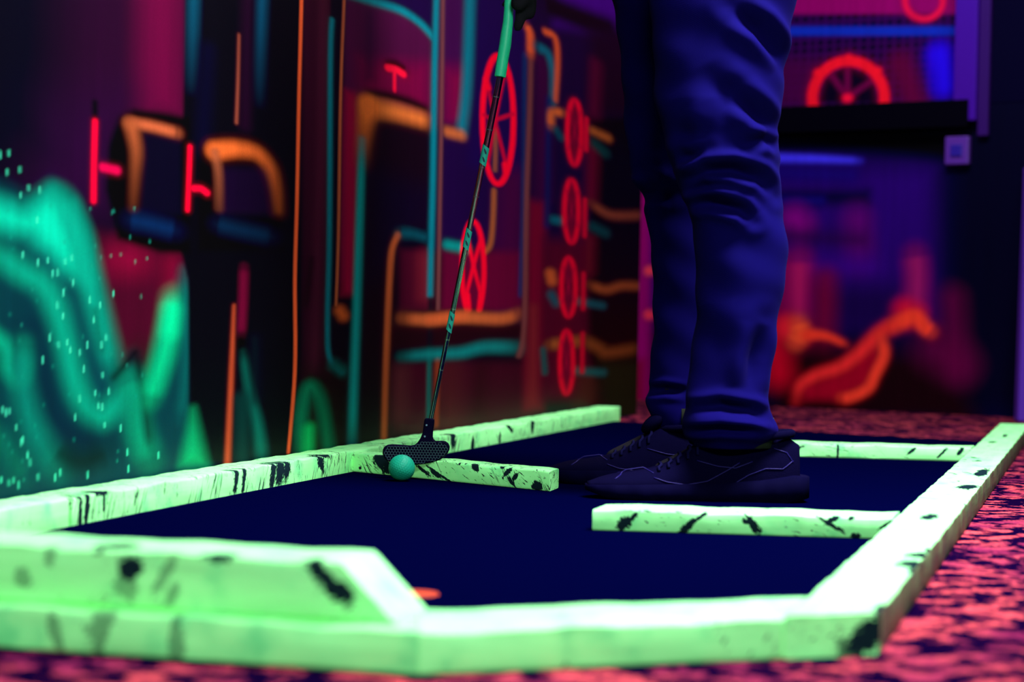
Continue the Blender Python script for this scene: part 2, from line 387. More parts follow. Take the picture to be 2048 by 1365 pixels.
# ---------------------------------------------------------------- murals
class Mural:
    """paint laid on a wall plane: each stroke is given by photo points carried onto the wall, then brushed in wall metres"""
    def __init__(s, P, u, name, ts, zs, base, bars=False):
        s.P, s.u, s.name = np.array(P, float), np.array(u, float), name
        s.n = np.array([s.u[1], -s.u[0], 0.]); s.feather = 1.0
        s.ts, s.zs = np.array(ts), np.array(zs)
        s.T, s.Z = np.meshgrid(s.ts, s.zs, indexing='ij')
        s.C = np.zeros(s.T.shape+(3,)); s.C[:] = lin(base)
        P3 = s.P[None, None, :]+s.T[..., None]*s.u
        # brush aspect: px per metre along the wall and upwards, as a function of t
        s.depth = P3[..., 1]
        Xp = P3[..., 0]/P3[..., 1]
        s.sz = F/np.maximum(s.depth, .8)
        s.su = s.sz*abs(s.u[0]-Xp*s.u[1])
        s.su = np.maximum(s.su, 60)
    def wp(s, p):
        d = ray(*p); P0 = np.array([*s.P, 0.]); k = ((P0-CAM)@s.n)/(d@s.n); Q = CAM+d*k
        return (Q[:2]-s.P)@s.u, Q[2]
    def apply(s, a, sl, col, alpha):
        a = np.clip(a, 0, 1)[..., None]*alpha
        s.C[sl] = s.C[sl]*(1-a)+lin(col)*a
    def _win(s, q, pad):
        t0, t1 = min(x[0] for x in q)-pad/60*.6, max(x[0] for x in q)+pad/60*.6
        z0, z1 = min(x[1] for x in q)-pad/500, max(x[1] for x in q)+pad/500
        i0, i1 = np.searchsorted(s.ts, t0), np.searchsorted(s.ts, t1)
        j0, j1 = np.searchsorted(s.zs, z0), np.searchsorted(s.zs, z1)
        return (slice(i0, i1), slice(j0, j1))
    def S(s, pts, w, col, alpha=1., soft=None, ext=True, taper=None, halo=None, fade=None):
        """stroke; w = half width; soft = feather"""
        soft = w*.8 if soft is None else soft
        if halo is None: halo = 1 if max(col) > 100 and soft > 2.2 else 0
        pts = [tuple(map(float, p)) for p in pts]
        extd = False
        if ext and len(pts) > 1 and pts[0][1] <= 5:
            extd = True
            a, b = pts[0], pts[1]; k = 260/(b[1]-a[1]) if b[1]-a[1] > 50 else .8
            pts.insert(0, (a[0]-(b[0]-a[0])*k, a[1]-(b[1]-a[1])*k))
        if len(pts) > 2:    # Catmull-Rom
            P = [pts[0]]+pts+[pts[-1]]; out = []
            for i in range(1, len(P)-2):
                p0, p1, p2, p3 = map(np.array, P[i-1:i+3])
                for k in range(6):
                    x = k/6; out.append(tuple(.5*((2*p1)+(-p0+p2)*x+(2*p0-5*p1+4*p2-p3)*x*x+(-p0+3*p1-3*p2+p3)*x**3)))
            pts = out+[pts[-1]]
        q = [s.wp(p) for p in pts]
        if len(q) == 1: q = q*2
        sl = s._win(q, w*2.8+soft*2*s.feather+6)
        T, Z, su, sz = s.T[sl], s.Z[sl], s.su[sl], s.sz[sl]
        if T.size == 0: return
        D = np.full(T.shape, 1e9); n = len(q)-1; FF = np.zeros(T.shape)
        for i in range(n):
            ax, az = q[i]; bx, bz = q[i+1]
            ex, ez = (bx-ax)*su, (bz-az)*sz; px, pz = (T-ax)*su, (Z-az)*sz
            h = np.clip((px*ex+pz*ez)/(ex*ex+ez*ez+1e-9), 0, 1)
            d = np.hypot(px-h*ex, pz-h*ez)
            ww = w
            if taper:
                f = (i+h)/n; ww = w*(taper[0]+(taper[1]-taper[0])*f)
            d = d-ww; FF = np.where(d < D, (i+h)/n, FF); D = np.minimum(D, d)
        a = .5-D/(soft*2*s.feather+1e-6); a = np.clip(a, 0, 1); a = a*a*(3-2*a)
        if soft >= 5 and fade is None and not extd and len(pts) > 2:
            e_ = np.clip(np.minimum(FF, 1-FF)/.16, 0, 1); a = a*(.35+.65*e_*e_*(3-2*e_))
        if fade: a = a*(fade[0]+(fade[1]-fade[0])*FF)
        if halo:
            hcol = np.array(col)*.55; s.apply(np.clip(1-D/(w*1.6+5), 0, 1)**2, sl, hcol, .35*alpha*halo)
        s.apply(a, sl, col, alpha)
    def P_(s, pts, col, alpha=1., soft=6):
        q = [s.wp(p) for p in pts]; sl = s._win(q, soft*2*s.feather+4)
        T, Z, su, sz = s.T[sl], s.Z[sl], s.su[sl], s.sz[sl]
        if T.size == 0: return
        D = np.full(T.shape, 1e9); ins = np.zeros(T.shape, bool); n = len(q)
        for i in range(n):
            ax, az = q[i]; bx, bz = q[(i+1) % n]
            ex, ez = (bx-ax)*su, (bz-az)*sz; px, pz = (T-ax)*su, (Z-az)*sz
            h = np.clip((px*ex+pz*ez)/(ex*ex+ez*ez+1e-9), 0, 1)
            D = np.minimum(D, np.hypot(px-h*ex, pz-h*ez))
            if abs(bz-az) > 1e-9:
                c = ((az > Z) != (bz > Z)) & (T < (bx-ax)*(Z-az)/(bz-az)+ax); ins ^= c
        D = np.where(ins, -D, D)
        a = np.clip(.5-D/(soft*2*max(1, s.feather**.9)), 0, 1); a = a*a*(3-2*a)
        s.apply(a, sl, col, alpha)
    def R(s, x0, y0, x1, y1, col, alpha=1., soft=6): s.P_([(x0, y0), (x1, y0), (x1, y1), (x0, y1)], col, alpha, soft)
    def E(s, cx, cy, rx, ry, w, col, alpha=1., a0=0, a1=2*PI, soft=None):
        n = 26; s.S([(cx+rx*math.cos(a0+(a1-a0)*i/n), cy+ry*math.sin(a0+(a1-a0)*i/n)) for i in range(n+1)], w, col, alpha, soft, ext=False)
    def build(s, mat, thick, gain, kind='structure', zbase=0):
        nt_, nz_ = s.T.shape
        V = np.zeros((nt_, nz_, 3)); V[..., 0] = s.P[0]+s.T*s.u[0]; V[..., 1] = s.P[1]+s.T*s.u[1]; V[..., 2] = s.Z
        V = V.reshape(-1, 3); idx = np.arange(nt_*nz_).reshape(nt_, nz_)
        q = np.stack([idx[:-1, :-1], idx[1:, :-1], idx[1:, 1:], idx[:-1, 1:]], -1).reshape(-1, 4)
        # shell behind
        t0, t1, z0, z1 = s.ts[0], s.ts[-1], s.zs[0], s.zs[-1]
        bk = -s.n[:2]*thick*np.sign(s.n[:2]@(np.array([0, 0])-s.P)) if False else None
        nn = s.n[:2] if s.n[:2]@(CAM[:2]-s.P) > 0 else -s.n[:2]
        ex = []
        for tt in (t0, t1):
            for zz in (z0, z1):
                p = s.P+s.u*tt; ex.append((p[0], p[1], zz)); ex.append((p[0]-nn[0]*thick, p[1]-nn[1]*thick, zz))
        b = len(V); V = np.vstack([V, np.array(ex)])
        # ex order: t0z0 f,b ; t0z1 f,b ; t1z0 f,b ; t1z1 f,b
        fx = [(1, 3, 7, 5), (0, 1, 3, 2), (4, 5, 7, 6), (0, 1, 5, 4), (2, 3, 7, 6)]
        me = bpy.data.meshes.new(s.name)
        loops = np.concatenate([q.ravel(), np.array([[b+i for i in f] for f in fx]).ravel()]).astype(np.int32)
        nf = len(loops)//4
        me.vertices.add(len(V)); me.vertices.foreach_set('co', V.ravel())
        me.loops.add(len(loops)); me.loops.foreach_set('vertex_index', loops)
        me.polygons.add(nf); me.polygons.foreach_set('loop_start', np.arange(nf, dtype=np.int32)*4)
        try: me.polygons.foreach_set('loop_total', np.full(nf, 4, dtype=np.int32))
        except Exception: pass
        me.update(calc_edges=True); me.validate()
        at_ = me.color_attributes.new('paint', 'FLOAT_COLOR', 'POINT')
        cc = np.ones((len(V), 4), np.float32); cc[:, :3] = lin((10, 4, 18))
        G_ = np.maximum(s.C.reshape(-1, 3)-.0028, .0004)*gain*.92*np.array([1.02, .96, .86]); cc[:b, :3] = G_/np.maximum(1, G_.max(1)/.96)[:, None]
        at_.data.foreach_set('color', cc.ravel())
        me.materials.append(mat)
        o = bpy.data.objects.new(s.name, me); COL.objects.link(o)
        if kind: o['kind'] = kind
        return o
def paint_mat(name, rough=.5, streak=(40, 40, 3)):
    t = NT(name); tc = t.n('ShaderNodeTexCoord').outputs['Object']
    a = t.n('ShaderNodeAttribute', attribute_name='paint').outputs['Color']
    n1 = t.noise(t.n('ShaderNodeMapping', {'Vector': tc, 'Scale': streak}).outputs[0], 1, 4, .6)
    n2 = t.noise(tc, 350, 2, .6)
    f = t.math('ADD', t.math('MULTIPLY', n1, .5), t.math('MULTIPLY', n2, .35))
    f = t.math('ADD', f, .58)
    c = t.n('ShaderNodeVectorMath', {0: a, 'Scale': f}, operation='SCALE').outputs[0]
    t.link(c, 'Base Color'); t.set(Roughness=rough); t.bsdf.inputs['Specular IOR Level'].default_value = .04
    t.bump(n2, .15, .001)
    return t.mat
PM = paint_mat('spray_paint')

ts = np.concatenate([np.linspace(-2.6, -1.12, 40), np.arange(-1.1, 0, .0042), np.arange(0, .9, .006), np.arange(.9, 2.56, .0085), [2.56]])
zs = np.concatenate([np.arange(ZC, 1.12, .0026), np.linspace(1.13, 2.5, 12)])
m = Mural(WALLP, U, 'wall_left', ts, zs, (12, 3, 20)); m.feather = 1.5
BK = (5, 1, 8)
m.feather = 2.3
# -- fields
m.R(90, -300, 372, 250, (34, 1, 33), 1, 60); m.R(280, -300, 366, 232, (88, 0, 48), 1, 22)
m.R(60, 200, 240, 420, (38, 0, 44), 1, 50); m.R(-40, -300, 90, 300, (5, 1, 20), 1, 60)
m.P_([(200, 470), (358, 510), (356, 620), (330, 700), (270, 745), (215, 740)], (62, 10, 30), 1, 14)
m.S([(245, 520), (265, 520)], 22, (120, 0, 45), 1, 22); m.S([(345, 530), (345, 600)], 12, (110, 0, 40), 1, 16)
m.R(225, 690, 330, 800, (40, 18, 20), .8, 20)
# teal lava drips
m.P_([(-200, 340), (0, 365), (60, 392), (105, 362), (150, 392), (182, 500), (205, 600), (225, 690), (240, 752), (266, 712), (284, 760), (300, 800), (318, 690), (352, 590), (368, 540), (380, 640), (372, 800), (420, 930), (420, 1000), (-200, 1100)], (0, 52, 58), 1, 14)
m.P_([(-150, 385), (0, 405), (50, 425), (105, 385), (138, 410), (160, 480), (172, 560), (120, 545), (60, 470), (0, 455), (-150, 450)], (0, 196, 150), 1, 18)
m.S([(120, 395), (155, 470), (178, 570), (200, 660), (220, 745)], 15, (0, 160, 125), 1, 14)
m.S([(60, 500), (105, 560), (150, 660), (190, 760), (205, 790)], 22, (0, 50, 62), 1, 18)
m.S([(-100, 470), (0, 515), (45, 545), (82, 568), (108, 610), (128, 680), (148, 760), (172, 815), (205, 835), (238, 800), (262, 762)], 16, (0, 158, 120), 1, 14)
m.S([(262, 760), (272, 800), (276, 860), (300, 925)], 17, (0, 140, 100), 1, 14)
m.S([(60, 620), (70, 700), (90, 800), (120, 850), (165, 880), (210, 880)], 26, (0, 32, 48), 1, 20)
m.S([(-60, 640), (8, 690), (20, 740), (42, 760), (45, 690)], 10, (0, 165, 120), 1, 10)
m.S([(45, 690), (42, 760), (58, 830), (85, 890), (120, 950)], 15, (0, 120, 98), 1, 14)
m.S([(-80, 850), (0, 880), (50, 960)], 14, (0, 95, 75), 1, 16)
m.S([(110, 900), (160, 925), (215, 905)], 20, (0, 28, 26), .9, 14)
m.S([(272, 708), (286, 780), (300, 900)], 5, BK, .9, 6); m.S([(228, 755), (270, 706)], 5, BK, .9, 5)
m.S([(350, 600), (343, 640), (330, 700), (312, 760), (300, 800)], 17, (0, 195, 125), 1, 12, taper=(1, .6))
m.S([(345, 615), (340, 660)], 9, (10, 225, 145), 1, 12)
m.S([(370, 545), (374, 650), (370, 760), (362, 840)], 8, (0, 86, 80), 1, 8)
m.S([(190, 620), (205, 700)], 3, (5, 10, 15), .6, 6)
m.feather = 1.5
# big dark pipe
m.P_([(374, -300), (366, 240), (362, 500), (376, 560), (378, 760), (380, 925), (600, 925), (604, -300)], (9, 2, 15), 1, 4)
m.S([(387, 0), (384, 110), (381, 195)], 10, (0, 72, 92), 1, 9, fade=(1.3, 0)); m.S([(415, 100), (405, 300)], 12, (4, 4, 34), .8, 14)
m.S([(524, 0), (520, 120), (518, 220)], 9, (0, 72, 98), 1, 9, fade=(1.4, 0))
m.S([(495, 0), (490, 250)], 10, (30, 6, 30), 1, 12); m.S([(478, 70), (476, 160), (473, 245)], 2.5, (130, 64, 46), 1, 3, taper=(.6, 1))
# cylinder handles
m.P_([(212, 380), (218, 290), (238, 234), (268, 218), (330, 226), (378, 236), (378, 505), (320, 505), (236, 478)], (4, 0, 8), 1, 7)
m.P_([(285, 262), (362, 275), (362, 430), (280, 425)], (12, 4, 26), 1, 6)
m.S([(258, 246), (300, 252), (355, 266)], 8, (185, 92, 52), 1, 7); m.S([(262, 250), (272, 300), (270, 350), (266, 415)], 9, (150, 76, 40), 1, 9, taper=(1.3, .5), fade=(1.1, .1))
m.S([(258, 440), (300, 448), (352, 462)], 11, (0, 42, 84), .9, 16)
m.P_([(400, 300), (430, 275), (520, 278), (560, 330), (565, 500), (400, 500)], (6, 0, 8), 1, 8); m.R(440, 335, 545, 430, (20, 4, 32), 1, 10)
m.S([(430, 302), (470, 298), (512, 306), (540, 335), (552, 375), (557, 420)], 13, (205, 96, 38), 1, 9, taper=(1.15, .35), fade=(1.2, .2)); m.S([(430, 305), (437, 350), (438, 415)], 6, (145, 78, 46), 1, 7, fade=(1, .2))
m.S([(432, 448), (480, 460), (545, 474)], 10, (0, 40, 66), .9, 15)
m.S([(190, 205), (190, 245)], 5, BK, 1, 5)
m.S([(190, 243), (188, 325), (187, 402)], 4.8, (238, 6, 48), 1, 3); m.S([(206, 335), (233, 341)], 8, (200, 8, 66), 1, 4)
m.S([(380, 294), (378, 350), (375, 420)], 4.2, (238, 6, 44), 1, 2.5); m.S([(388, 377), (402, 378), (414, 386)], 6, (220, 8, 46), 1, 2.5)
m.S([(488, 535), (486, 600), (482, 670)], 9, (92, 12, 40), 1, 5); m.S([(482, 680), (482, 700)], 8, BK, 1, 8)
m.S([(468, 612), (463, 740), (455, 930)], 4, (165, 66, 36), 1, 4, taper=(.4, 1.4))
m.S([(486, 705), (498, 780), (515, 850), (525, 925)], 9, (0, 95, 78), 1, 9, taper=(.3, 1.3)); m.S([(485, 800), (485, 925)], 14, (0, 50, 45), .8, 12)
m.S([(510, 680), (510, 800)], 8, (0, 24, 30), .8, 12); m.P_([(386, 820), (412, 930), (362, 930)], (0, 150, 92), 1, 14)
# column and lines
m.R(606, -300, 662, 760, (46, 12, 28), 1, 6); m.S([(648, 0), (640, 400), (630, 740)], 8, (72, 22, 42), .9, 9); m.S([(622, 520), (612, 610)], 5, (25, 6, 16), 1, 8)
m.R(606, 740, 700, 930, (30, 14, 16), 1, 30)
m.S([(603, 0), (598, 200), (594, 400), (590, 560), (590, 740), (577, 905)], 3.2, (228, 92, 44), 1, 1.6)
m.S([(604, 925), (603, 840), (617, 775), (640, 800), (655, 880), (660, 925)], 10, (0, 122, 84), 1, 9); m.S([(617, 860), (615, 925)], 10, (0, 190, 100), 1, 9)
m.R(662, -300, 690, 700, (14, 4, 22), 1, 3); m.S([(664, 40), (661, 120), (659, 466), (655, 640), (659, 715), (684, 745)], 4, (0, 122, 135), 1, 3)
m.S([(668, 730), (684, 742)], 9, (0, 88, 82), 1, 9)
# panel with T handle
m.P_([(690, -300), (866, -300), (864, 245), (722, 200), (715, 560), (684, 560)], (72, 16, 56), 1, 6)
m.P_([(690, 180), (720, 190), (712, 590), (683, 590)], (150, 0, 52), 1, 9); m.P_([(720, 120), (855, 130), (860, 235), (722, 195)], (118, 4, 58), .9, 20)
m.P_([(745, -300), (868, -300), (868, 70), (800, 22), (745, 0)], (26, 6, 55), 1, 5)
m.R(730, 20, 750, 160, (38, 14, 46), .6, 10)
m.S([(688, 5), (681, 200), (677, 466), (672, 610)], 2.4, (195, 98, 56), 1, 1.6); m.S([(680, 622), (686, 632)], 8, (225, 98, 40), 1, 8)
m.S([(735, 0), (800, 20), (840, 46), (866, 74)], 6, (0, 132, 142), 1, 5)
m.S([(772, 130), (790, 128), (812, 142)], 8, (10, 0, 12), 1, 5); m.S([(776, 136), (791, 139), (806, 148)], 7, (255, 22, 58), 1, 2.5); m.S([(789, 145), (789, 182)], 3.4, (252, 22, 58), 1, 2)
m.S([(728, 188), (765, 190), (820, 204), (864, 226)], 9, (8, 0, 12), 1, 7)
m.P_([(722, 196), (864, 236), (862, 455), (800, 462), (785, 480), (772, 560), (768, 900), (700, 900)], (22, 4, 20), 1, 5)
m.P_([(740, 340), (860, 380), (860, 450), (740, 560)], (16, 4, 34), .8, 30)
m.S([(736, 214), (790, 224), (858, 243)], 14, (226, 118, 50), 1, 10, taper=(1.2, .75)); m.S([(738, 212), (730, 250), (724, 320)], 14, (238, 116, 44), 1, 10, taper=(1.2, .5), fade=(1.5, 0))
m.S([(724, 280), (719, 440), (714, 600), (708, 760), (704, 890)], 6.5, (0, 165, 160), 1, 5, taper=(.8, 1.2))
# middle strips
m.R(868, -300, 936, 250, (58, 14, 66), 1, 5); m.P_([(890, 140), (935, 140), (928, 250), (890, 248)], (122, 0, 60), 1, 22)
m.P_([(868, 250), (1045, 250), (1045, 500), (866, 500)], (28, 6, 56), 1, 12); m.P_([(942, -300), (1100, -300), (1048, 380), (935, 330)], (26, 6, 66), 1, 10)
m.P_([(1000, 340), (1050, 340), (1048, 640), (980, 640)], (62, 4, 54), 1, 20)
m.P_([(800, 500), (862, 500), (862, 622), (800, 622)], (70, 12, 34), 1, 8); m.S([(848, 520), (848, 590)], 12, (118, 28, 44), .9, 16)
m.P_([(884, 502), (1042, 505), (1042, 622), (880, 622)], (92, 4, 44), 1, 10); m.S([(875, 510), (872, 615)], 4, (40, 4, 20), 1, 5)
m.S([(940, 0), (936, 120), (931, 200), (923, 262)], 8, (0, 118, 134), 1, 7); m.S([(896, 264), (921, 270)], 8, (195, 102, 50), 1, 7)
m.R(770, 650, 1046, 700, (30, 4, 16), 1, 6); m.R(785, 725, 1070, 870, (54, 10, 26), 1, 10); m.S([(800, 750), (798, 830)], 14, (84, 34, 40), .9, 16); m.S([(900, 740), (900, 840)], 20, (66, 22, 26), .8, 20)
m.S([(962, 740), (955, 830)], 10, (24, 10, 10), .6, 18)
m.S([(873, 0), (869, 150), (866, 350), (862, 500), (860, 590)], 5, (0, 126, 138), 1, 3.5); m.S([(859, 700), (857, 850)], 4, (0, 88, 80), 1, 4); m.S([(861, 600), (859, 700)], 4, (8, 18, 26), 1, 5)
m.S([(886, 0), (884, 150), (881, 350), (876, 618)], 3, (112, 62, 62), 1, 2.5); m.S([(875, 720), (872, 850)], 4, (122, 50, 28), 1, 4)
m.S([(796, 470), (784, 500), (779, 560), (775, 650), (771, 760), (768, 875)], 5, (192, 92, 46), 1, 3.5)
m.S([(800, 466), (825, 468), (856, 477)], 9, (0, 84, 96), 1, 9, taper=(1, .5)); m.S([(896, 490), (930, 497)], 8, (0, 145, 135), 1, 6)
m.S([(990, 258), (991, 300), (990, 340)], 3.5, (140, 76, 52), 1, 3)
m.S([(988, 382), (986, 440), (981, 488), (970, 504)], 4, (160, 86, 42), 1, 3.5)
# valve wheels
RED = (246, 8, 42)
m.E(996, 240, 31, 128, 5.5, RED, soft=1.6)
for p, q_ in (((990, 240), (1026, 228)), ((990, 240), (974, 168)), ((990, 240), (1008, 150)), ((990, 240), (1012, 330)), ((990, 240), (976, 322)), ((988, 242), (968, 230))):
    m.S([p, q_], 3.4, (190, 8, 46), 1, 1.8, ext=False)
m.S([(1010, 330), (1012, 345)], 6, RED, 1, 2); m.S([(972, 160), (976, 175)], 6, RED, 1, 2)
m.E(946, 540, 22, 97, 5, RED, a0=-PI*.5-2.6, a1=-PI*.5+2.55, soft=1.6)
for q_ in ((934, 470), (962, 478), (933, 588), (962, 590)): m.S([(947, 532), q_], 3.6, (238, 8, 42), 1, 1.6, ext=False)
m.S([(935, 590), (938, 620)], 5, RED, 1, 2); m.S([(962, 590), (959, 620)], 5, RED, 1, 2)
m.S([(804, 637), (860, 640), (920, 635), (1000, 638), (1036, 629)], 10, (188, 92, 46), 1, 6); m.S([(860, 640), (930, 632)], 7, (215, 98, 48), .8, 8)
m.S([(803, 714), (860, 709), (920, 706), (970, 695), (1040, 696)], 9, (0, 122, 118), 1, 8, taper=(.7, 1.1))
# right frame pipes
m.P_([(1062, -300), (1300, -300), (1290, 500), (1050, 500)], (22, 4, 46), 1, 8); m.P_([(1090, -300), (1300, -300), (1240, 70), (1110, 50)], (60, 12, 118), 1, 14)
m.S([(1085, 5), (1150, 32), (1240, 66)], 22, (14, 2, 14), 1, 10, ext=False)
m.P_([(1056, 400), (1092, 400), (1085, 820), (1048, 820)], (104, 8, 36), 1, 10); m.S([(1068, 620), (1066, 800)], 9, (120, 34, 38), .8, 12)
m.R(1070, 110, 1102, 400, (52, 2, 50), 1, 12); m.S([(1050, 110), (1047, 400), (1041, 590)], 4.5, (8, 42, 92), 1, 4)
m.S([(1055, 56), (1061, 80), (1060, 200), (1053, 400), (1050, 600), (1046, 680), (1038, 712)], 4.2, (112, 58, 56), 1, 3.5); m.S([(1053, 52), (1060, 68), (1061, 110)], 5.5, (232, 92, 42), 1, 5)
m.S([(1075, 94), (1096, 108), (1106, 150), (1104, 230)], 7, (0, 100, 118), 1, 6, taper=(1.1, .5)); m.S([(1092, 64), (1110, 76), (1115, 120), (1111, 200)], 5, (222, 88, 40), 1, 4.5, taper=(1, .5))
m.S([(1098, 200), (1094, 450)], 6, (6, 26, 80), .9, 6)
m.P_([(1088, 480), (1180, 480), (1180, 800), (1085, 800)], (74, 2, 32), 1, 14); m.R(1150, 740, 1200, 810, (70, 34, 24), .8, 16)
m.P_([(1178, 60), (1300, 60), (1300, 230), (1180, 240)], (24, 4, 26), 1, 16)
m.P_([(1180, 235), (1300, 235), (1300, 760), (1196, 760), (1180, 700)], (10, 3, 8), 1, 8); m.R(1200, 720, 1300, 850, (24, 34, 16), 1, 18)  # second patch: green light on the wall's foot, put into the paint colour
m.S([(1192, 130), (1188, 225)], 9, (78, 14, 40), 1, 12); m.S([(1186, 300), (1182, 400)], 9, (96, 12, 36), 1, 12); m.S([(1180, 480), (1178, 540)], 9, (96, 20, 30), 1, 12)
OR = (168, 78, 36)
m.S([(1102, 252), (1104, 226), (1126, 226)], 6, (205, 96, 42), 1, 5); m.S([(1185, 262), (1216, 276)], 6, (160, 84, 34), 1, 6)
m.S([(1101, 548), (1104, 562)], 8, (190, 86, 38), 1, 7); m.S([(1100, 690), (1130, 686), (1166, 682)], 8, (160, 84, 36), 1, 8); m.S([(1170, 682), (1200, 698), (1216, 706), (1282, 696)], 8, (128, 66, 28), 1, 9)
m.S([(1183, 408), (1215, 428), (1245, 432), (1290, 430)], 6, (132, 62, 38), 1, 7); m.S([(1180, 570), (1212, 580), (1245, 572), (1290, 574)], 6, (158, 76, 34), 1, 7)
m.S([(1190, 288), (1210, 306)], 8, (0, 58, 56), 1, 8); m.S([(1112, 260), (1122, 275)], 6, (0, 66, 80), 1, 6); m.S([(1186, 454), (1210, 466)], 8, (0, 64, 68), 1, 8); m.S([(1108, 440), (1122, 442)], 6, (0, 96, 110), 1, 6)
m.S([(1103, 590), (1112, 606)], 7, (0, 80, 92), 1, 7); m.S([(1150, 602), (1205, 612)], 6, (0, 82, 92), 1, 6); m.S([(1086, 700), (1090, 745)], 5, (0, 76, 76), 1, 5); m.S([(1148, 742), (1206, 746)], 6, (0, 92, 92), 1, 6)
for cx, cy, rx, ry in ((1149, 265, 14, 64), (1143, 423, 14, 62), (1137, 575, 14, 58), (1133, 725, 13, 62)):
    m.S([(cx, cy-40), (cx-1, cy+40)], 10, (50, 2, 34), 1, 5)
    m.E(cx, cy, rx, ry, 4.6, (226, 12, 44), soft=2.4)
    for a in (.5, 1.57, 2.6, 3.9, 4.7, 5.6): m.S([(cx, cy), (cx+rx*math.cos(a), cy+ry*math.sin(a))], 2.6, (150, 10, 48), .6, 2.0, ext=False)
for x, y0, y1 in ((1173, 238, 300), (1170, 400, 472), (1167, 548, 618), (1165, 668, 744)): m.S([(x, y0), (x-1, y1)], 4, (205, 14, 44), 1, 2.5)
# sparks
for x, y in [(40, 340), (57, 375), (76, 525), (80, 380), (115, 610), (95, 520), (17, 305), (1, 310), (42, 390), (74, 440), (46, 510), (106, 547), (116, 545), (130, 523), (143, 515), (146, 565), (127, 585), (126, 632), (200, 610), (227, 587), (203, 690), (99, 675), (188, 640), (175, 690), (160, 705), (168, 738), (205, 750), (190, 786), (197, 812), (218, 783), (204, 814), (159, 798), (241, 857), (209, 850), (33, 855), (43, 885), (46, 880), (55, 910), (60, 925), (5, 820), (12, 825), (18, 822), (3, 960), (18, 965), (28, 960), (38, 970), (76, 955), (110, 955), (121, 945), (175, 950), (257, 938), (317, 910), (255, 905), (135, 685), (117, 690), (180, 600), (85, 720), (141, 700), (212, 675), (150, 835), (15, 345)]:
    m.S([(x, y-5), (x, y+6)], 1.5, (60, 215, 165), .9, .9, ext=False, halo=0)
for _ in range(60):
    x, y = rng.uniform(0, 300), rng.uniform(400, 960); m.S([(x, y), (x, y+5)], 1.3, (30, 150, 120), .6, 1.5, ext=False)
GAINL = .86
m.build(PM, .08, GAINL)

# back wall
BA = np.array([.02, 7.23]); BB = np.array([1.62, 6.17]); ub = (BB-BA)/np.linalg.norm(BB-BA); LB = np.linalg.norm(BB-BA)
WZ0 = .955                                       # window opening starts above this height
wx0, wx1 = 1290, 1918
b = Mural(BA, ub, 'wall_back', np.linspace(0, LB, 230), np.concatenate([np.arange(ZC, .95, .006), [.95]]), (14, 4, 50)); b.feather = 1.6
b.R(1250, 330, 1880, 640, (38, 6, 104), 1, 30); b.R(1890, 100, 2100, 840, (6, 2, 30), 1, 40)
b.R(1400, 380, 1740, 410, (8, 2, 40), .9, 12); b.S([(1550, 402), (1640, 402)], 8, (22, 16, 110), 1, 8)
b.S([(1500, 316), (1620, 318), (1720, 322)], 8, (62, 52, 245), 1, 5, taper=(1.2, .6)); b.S([(1550, 345), (1700, 350)], 12, (24, 14, 110), .9, 14)
b.S([(1500, 250), (1900, 290)], 30, (4, 1, 14), 1, 12)
b.S([(1590, 440), (1600, 450)], 18, (130, 0, 128), 1, 22); b.S([(1715, 440), (1718, 520)], 20, (92, 4, 108), .9, 22); b.S([(1540, 470), (1720, 480)], 14, (36, 0, 60), .8, 16)
b.S([(1540, 530), (1740, 535)], 20, (52, 6, 130), .8, 20); b.R(1620, 570, 1800, 660, (26, 2, 70), 1, 24)
b.S([(1555, 540), (1560, 640)], 22, (110, 0, 70), 1, 22); b.S([(1600, 520), (1598, 580), (1597, 650)], 18, (172, 26, 92), 1, 18, taper=(1, .8))
b.S([(1830, 510), (1834, 560), (1830, 630)], 15, (150, 26, 96), 1, 18); b.S([(1650, 560), (1645, 760)], 16, (120, 2, 50), .8, 20)
b.P_([(1540, 700), (1620, 690), (1720, 700), (1900, 700), (1960, 850), (1540, 850)], (26, 0, 16), 1, 26)
b.S([(1548, 680), (1556, 745)], 24, (196, 8, 40), 1, 22); b.P_([(1600, 775), (1690, 742), (1750, 690), (1762, 720), (1740, 770), (1690, 800), (1610, 800)], (150, 2, 36), 1, 10)
b.S([(1870, 700), (1920, 730)], 30, (84, 2, 58), .9, 30); b.S([(1905, 600), (1915, 740)], 18, (92, 0, 60), .8, 24)
b.S([(1575, 655), (1598, 668)], 22, (225, 30, 50), 1, 12); b.S([(1597, 648), (1600, 665), (1592, 686)], 14, (255, 92, 52), 1, 9)
b.S([(1600, 670), (1650, 672), (1692, 690)], 8, (250, 62, 42), 1, 6, taper=(1.3, .4))
b.S([(1592, 802), (1602, 770), (1635, 750), (1680, 735), (1720, 706), (1758, 668), (1790, 650), (1825, 640)], 11, (232, 44, 46), 1, 8, taper=(.7, 1.3)); b.S([(1810, 620), (1830, 630)], 18, (220, 20, 50), .9, 14)
b.S([(1790, 650), (1828, 634), (1850, 655), (1862, 664)], 12, (252, 66, 44), 1, 7)
b.S([(1762, 672), (1768, 710), (1750, 750), (1735, 778), (1700, 795), (1682, 796)], 9, (244, 64, 44), 1, 6)
b.R(1250, 380, 1300, 860, (150, 8, 110), 1, 8); b.S([(1298, 542), (1300, 542)], 8, (255, 70, 90), 1, 5); b.S([(1297, 630), (1300, 630)], 8, (255, 60, 90), 1, 5); b.R(1250, 720, 1290, 860, (130, 2, 50), .9, 10)
BG = 1.25
b.build(PM, .12, BG)
nb_ = np.array([ub[1], -ub[0]]);  nb_ = nb_ if nb_@(-BA) > 0 else -nb_
def bt(x, y=100):
    return b.wp((x, y))[0]
def onback(s, d, z): p = BA+ub*s+nb_*d; return (p[0], p[1], z)
AB = math.atan2(ub[1], ub[0])
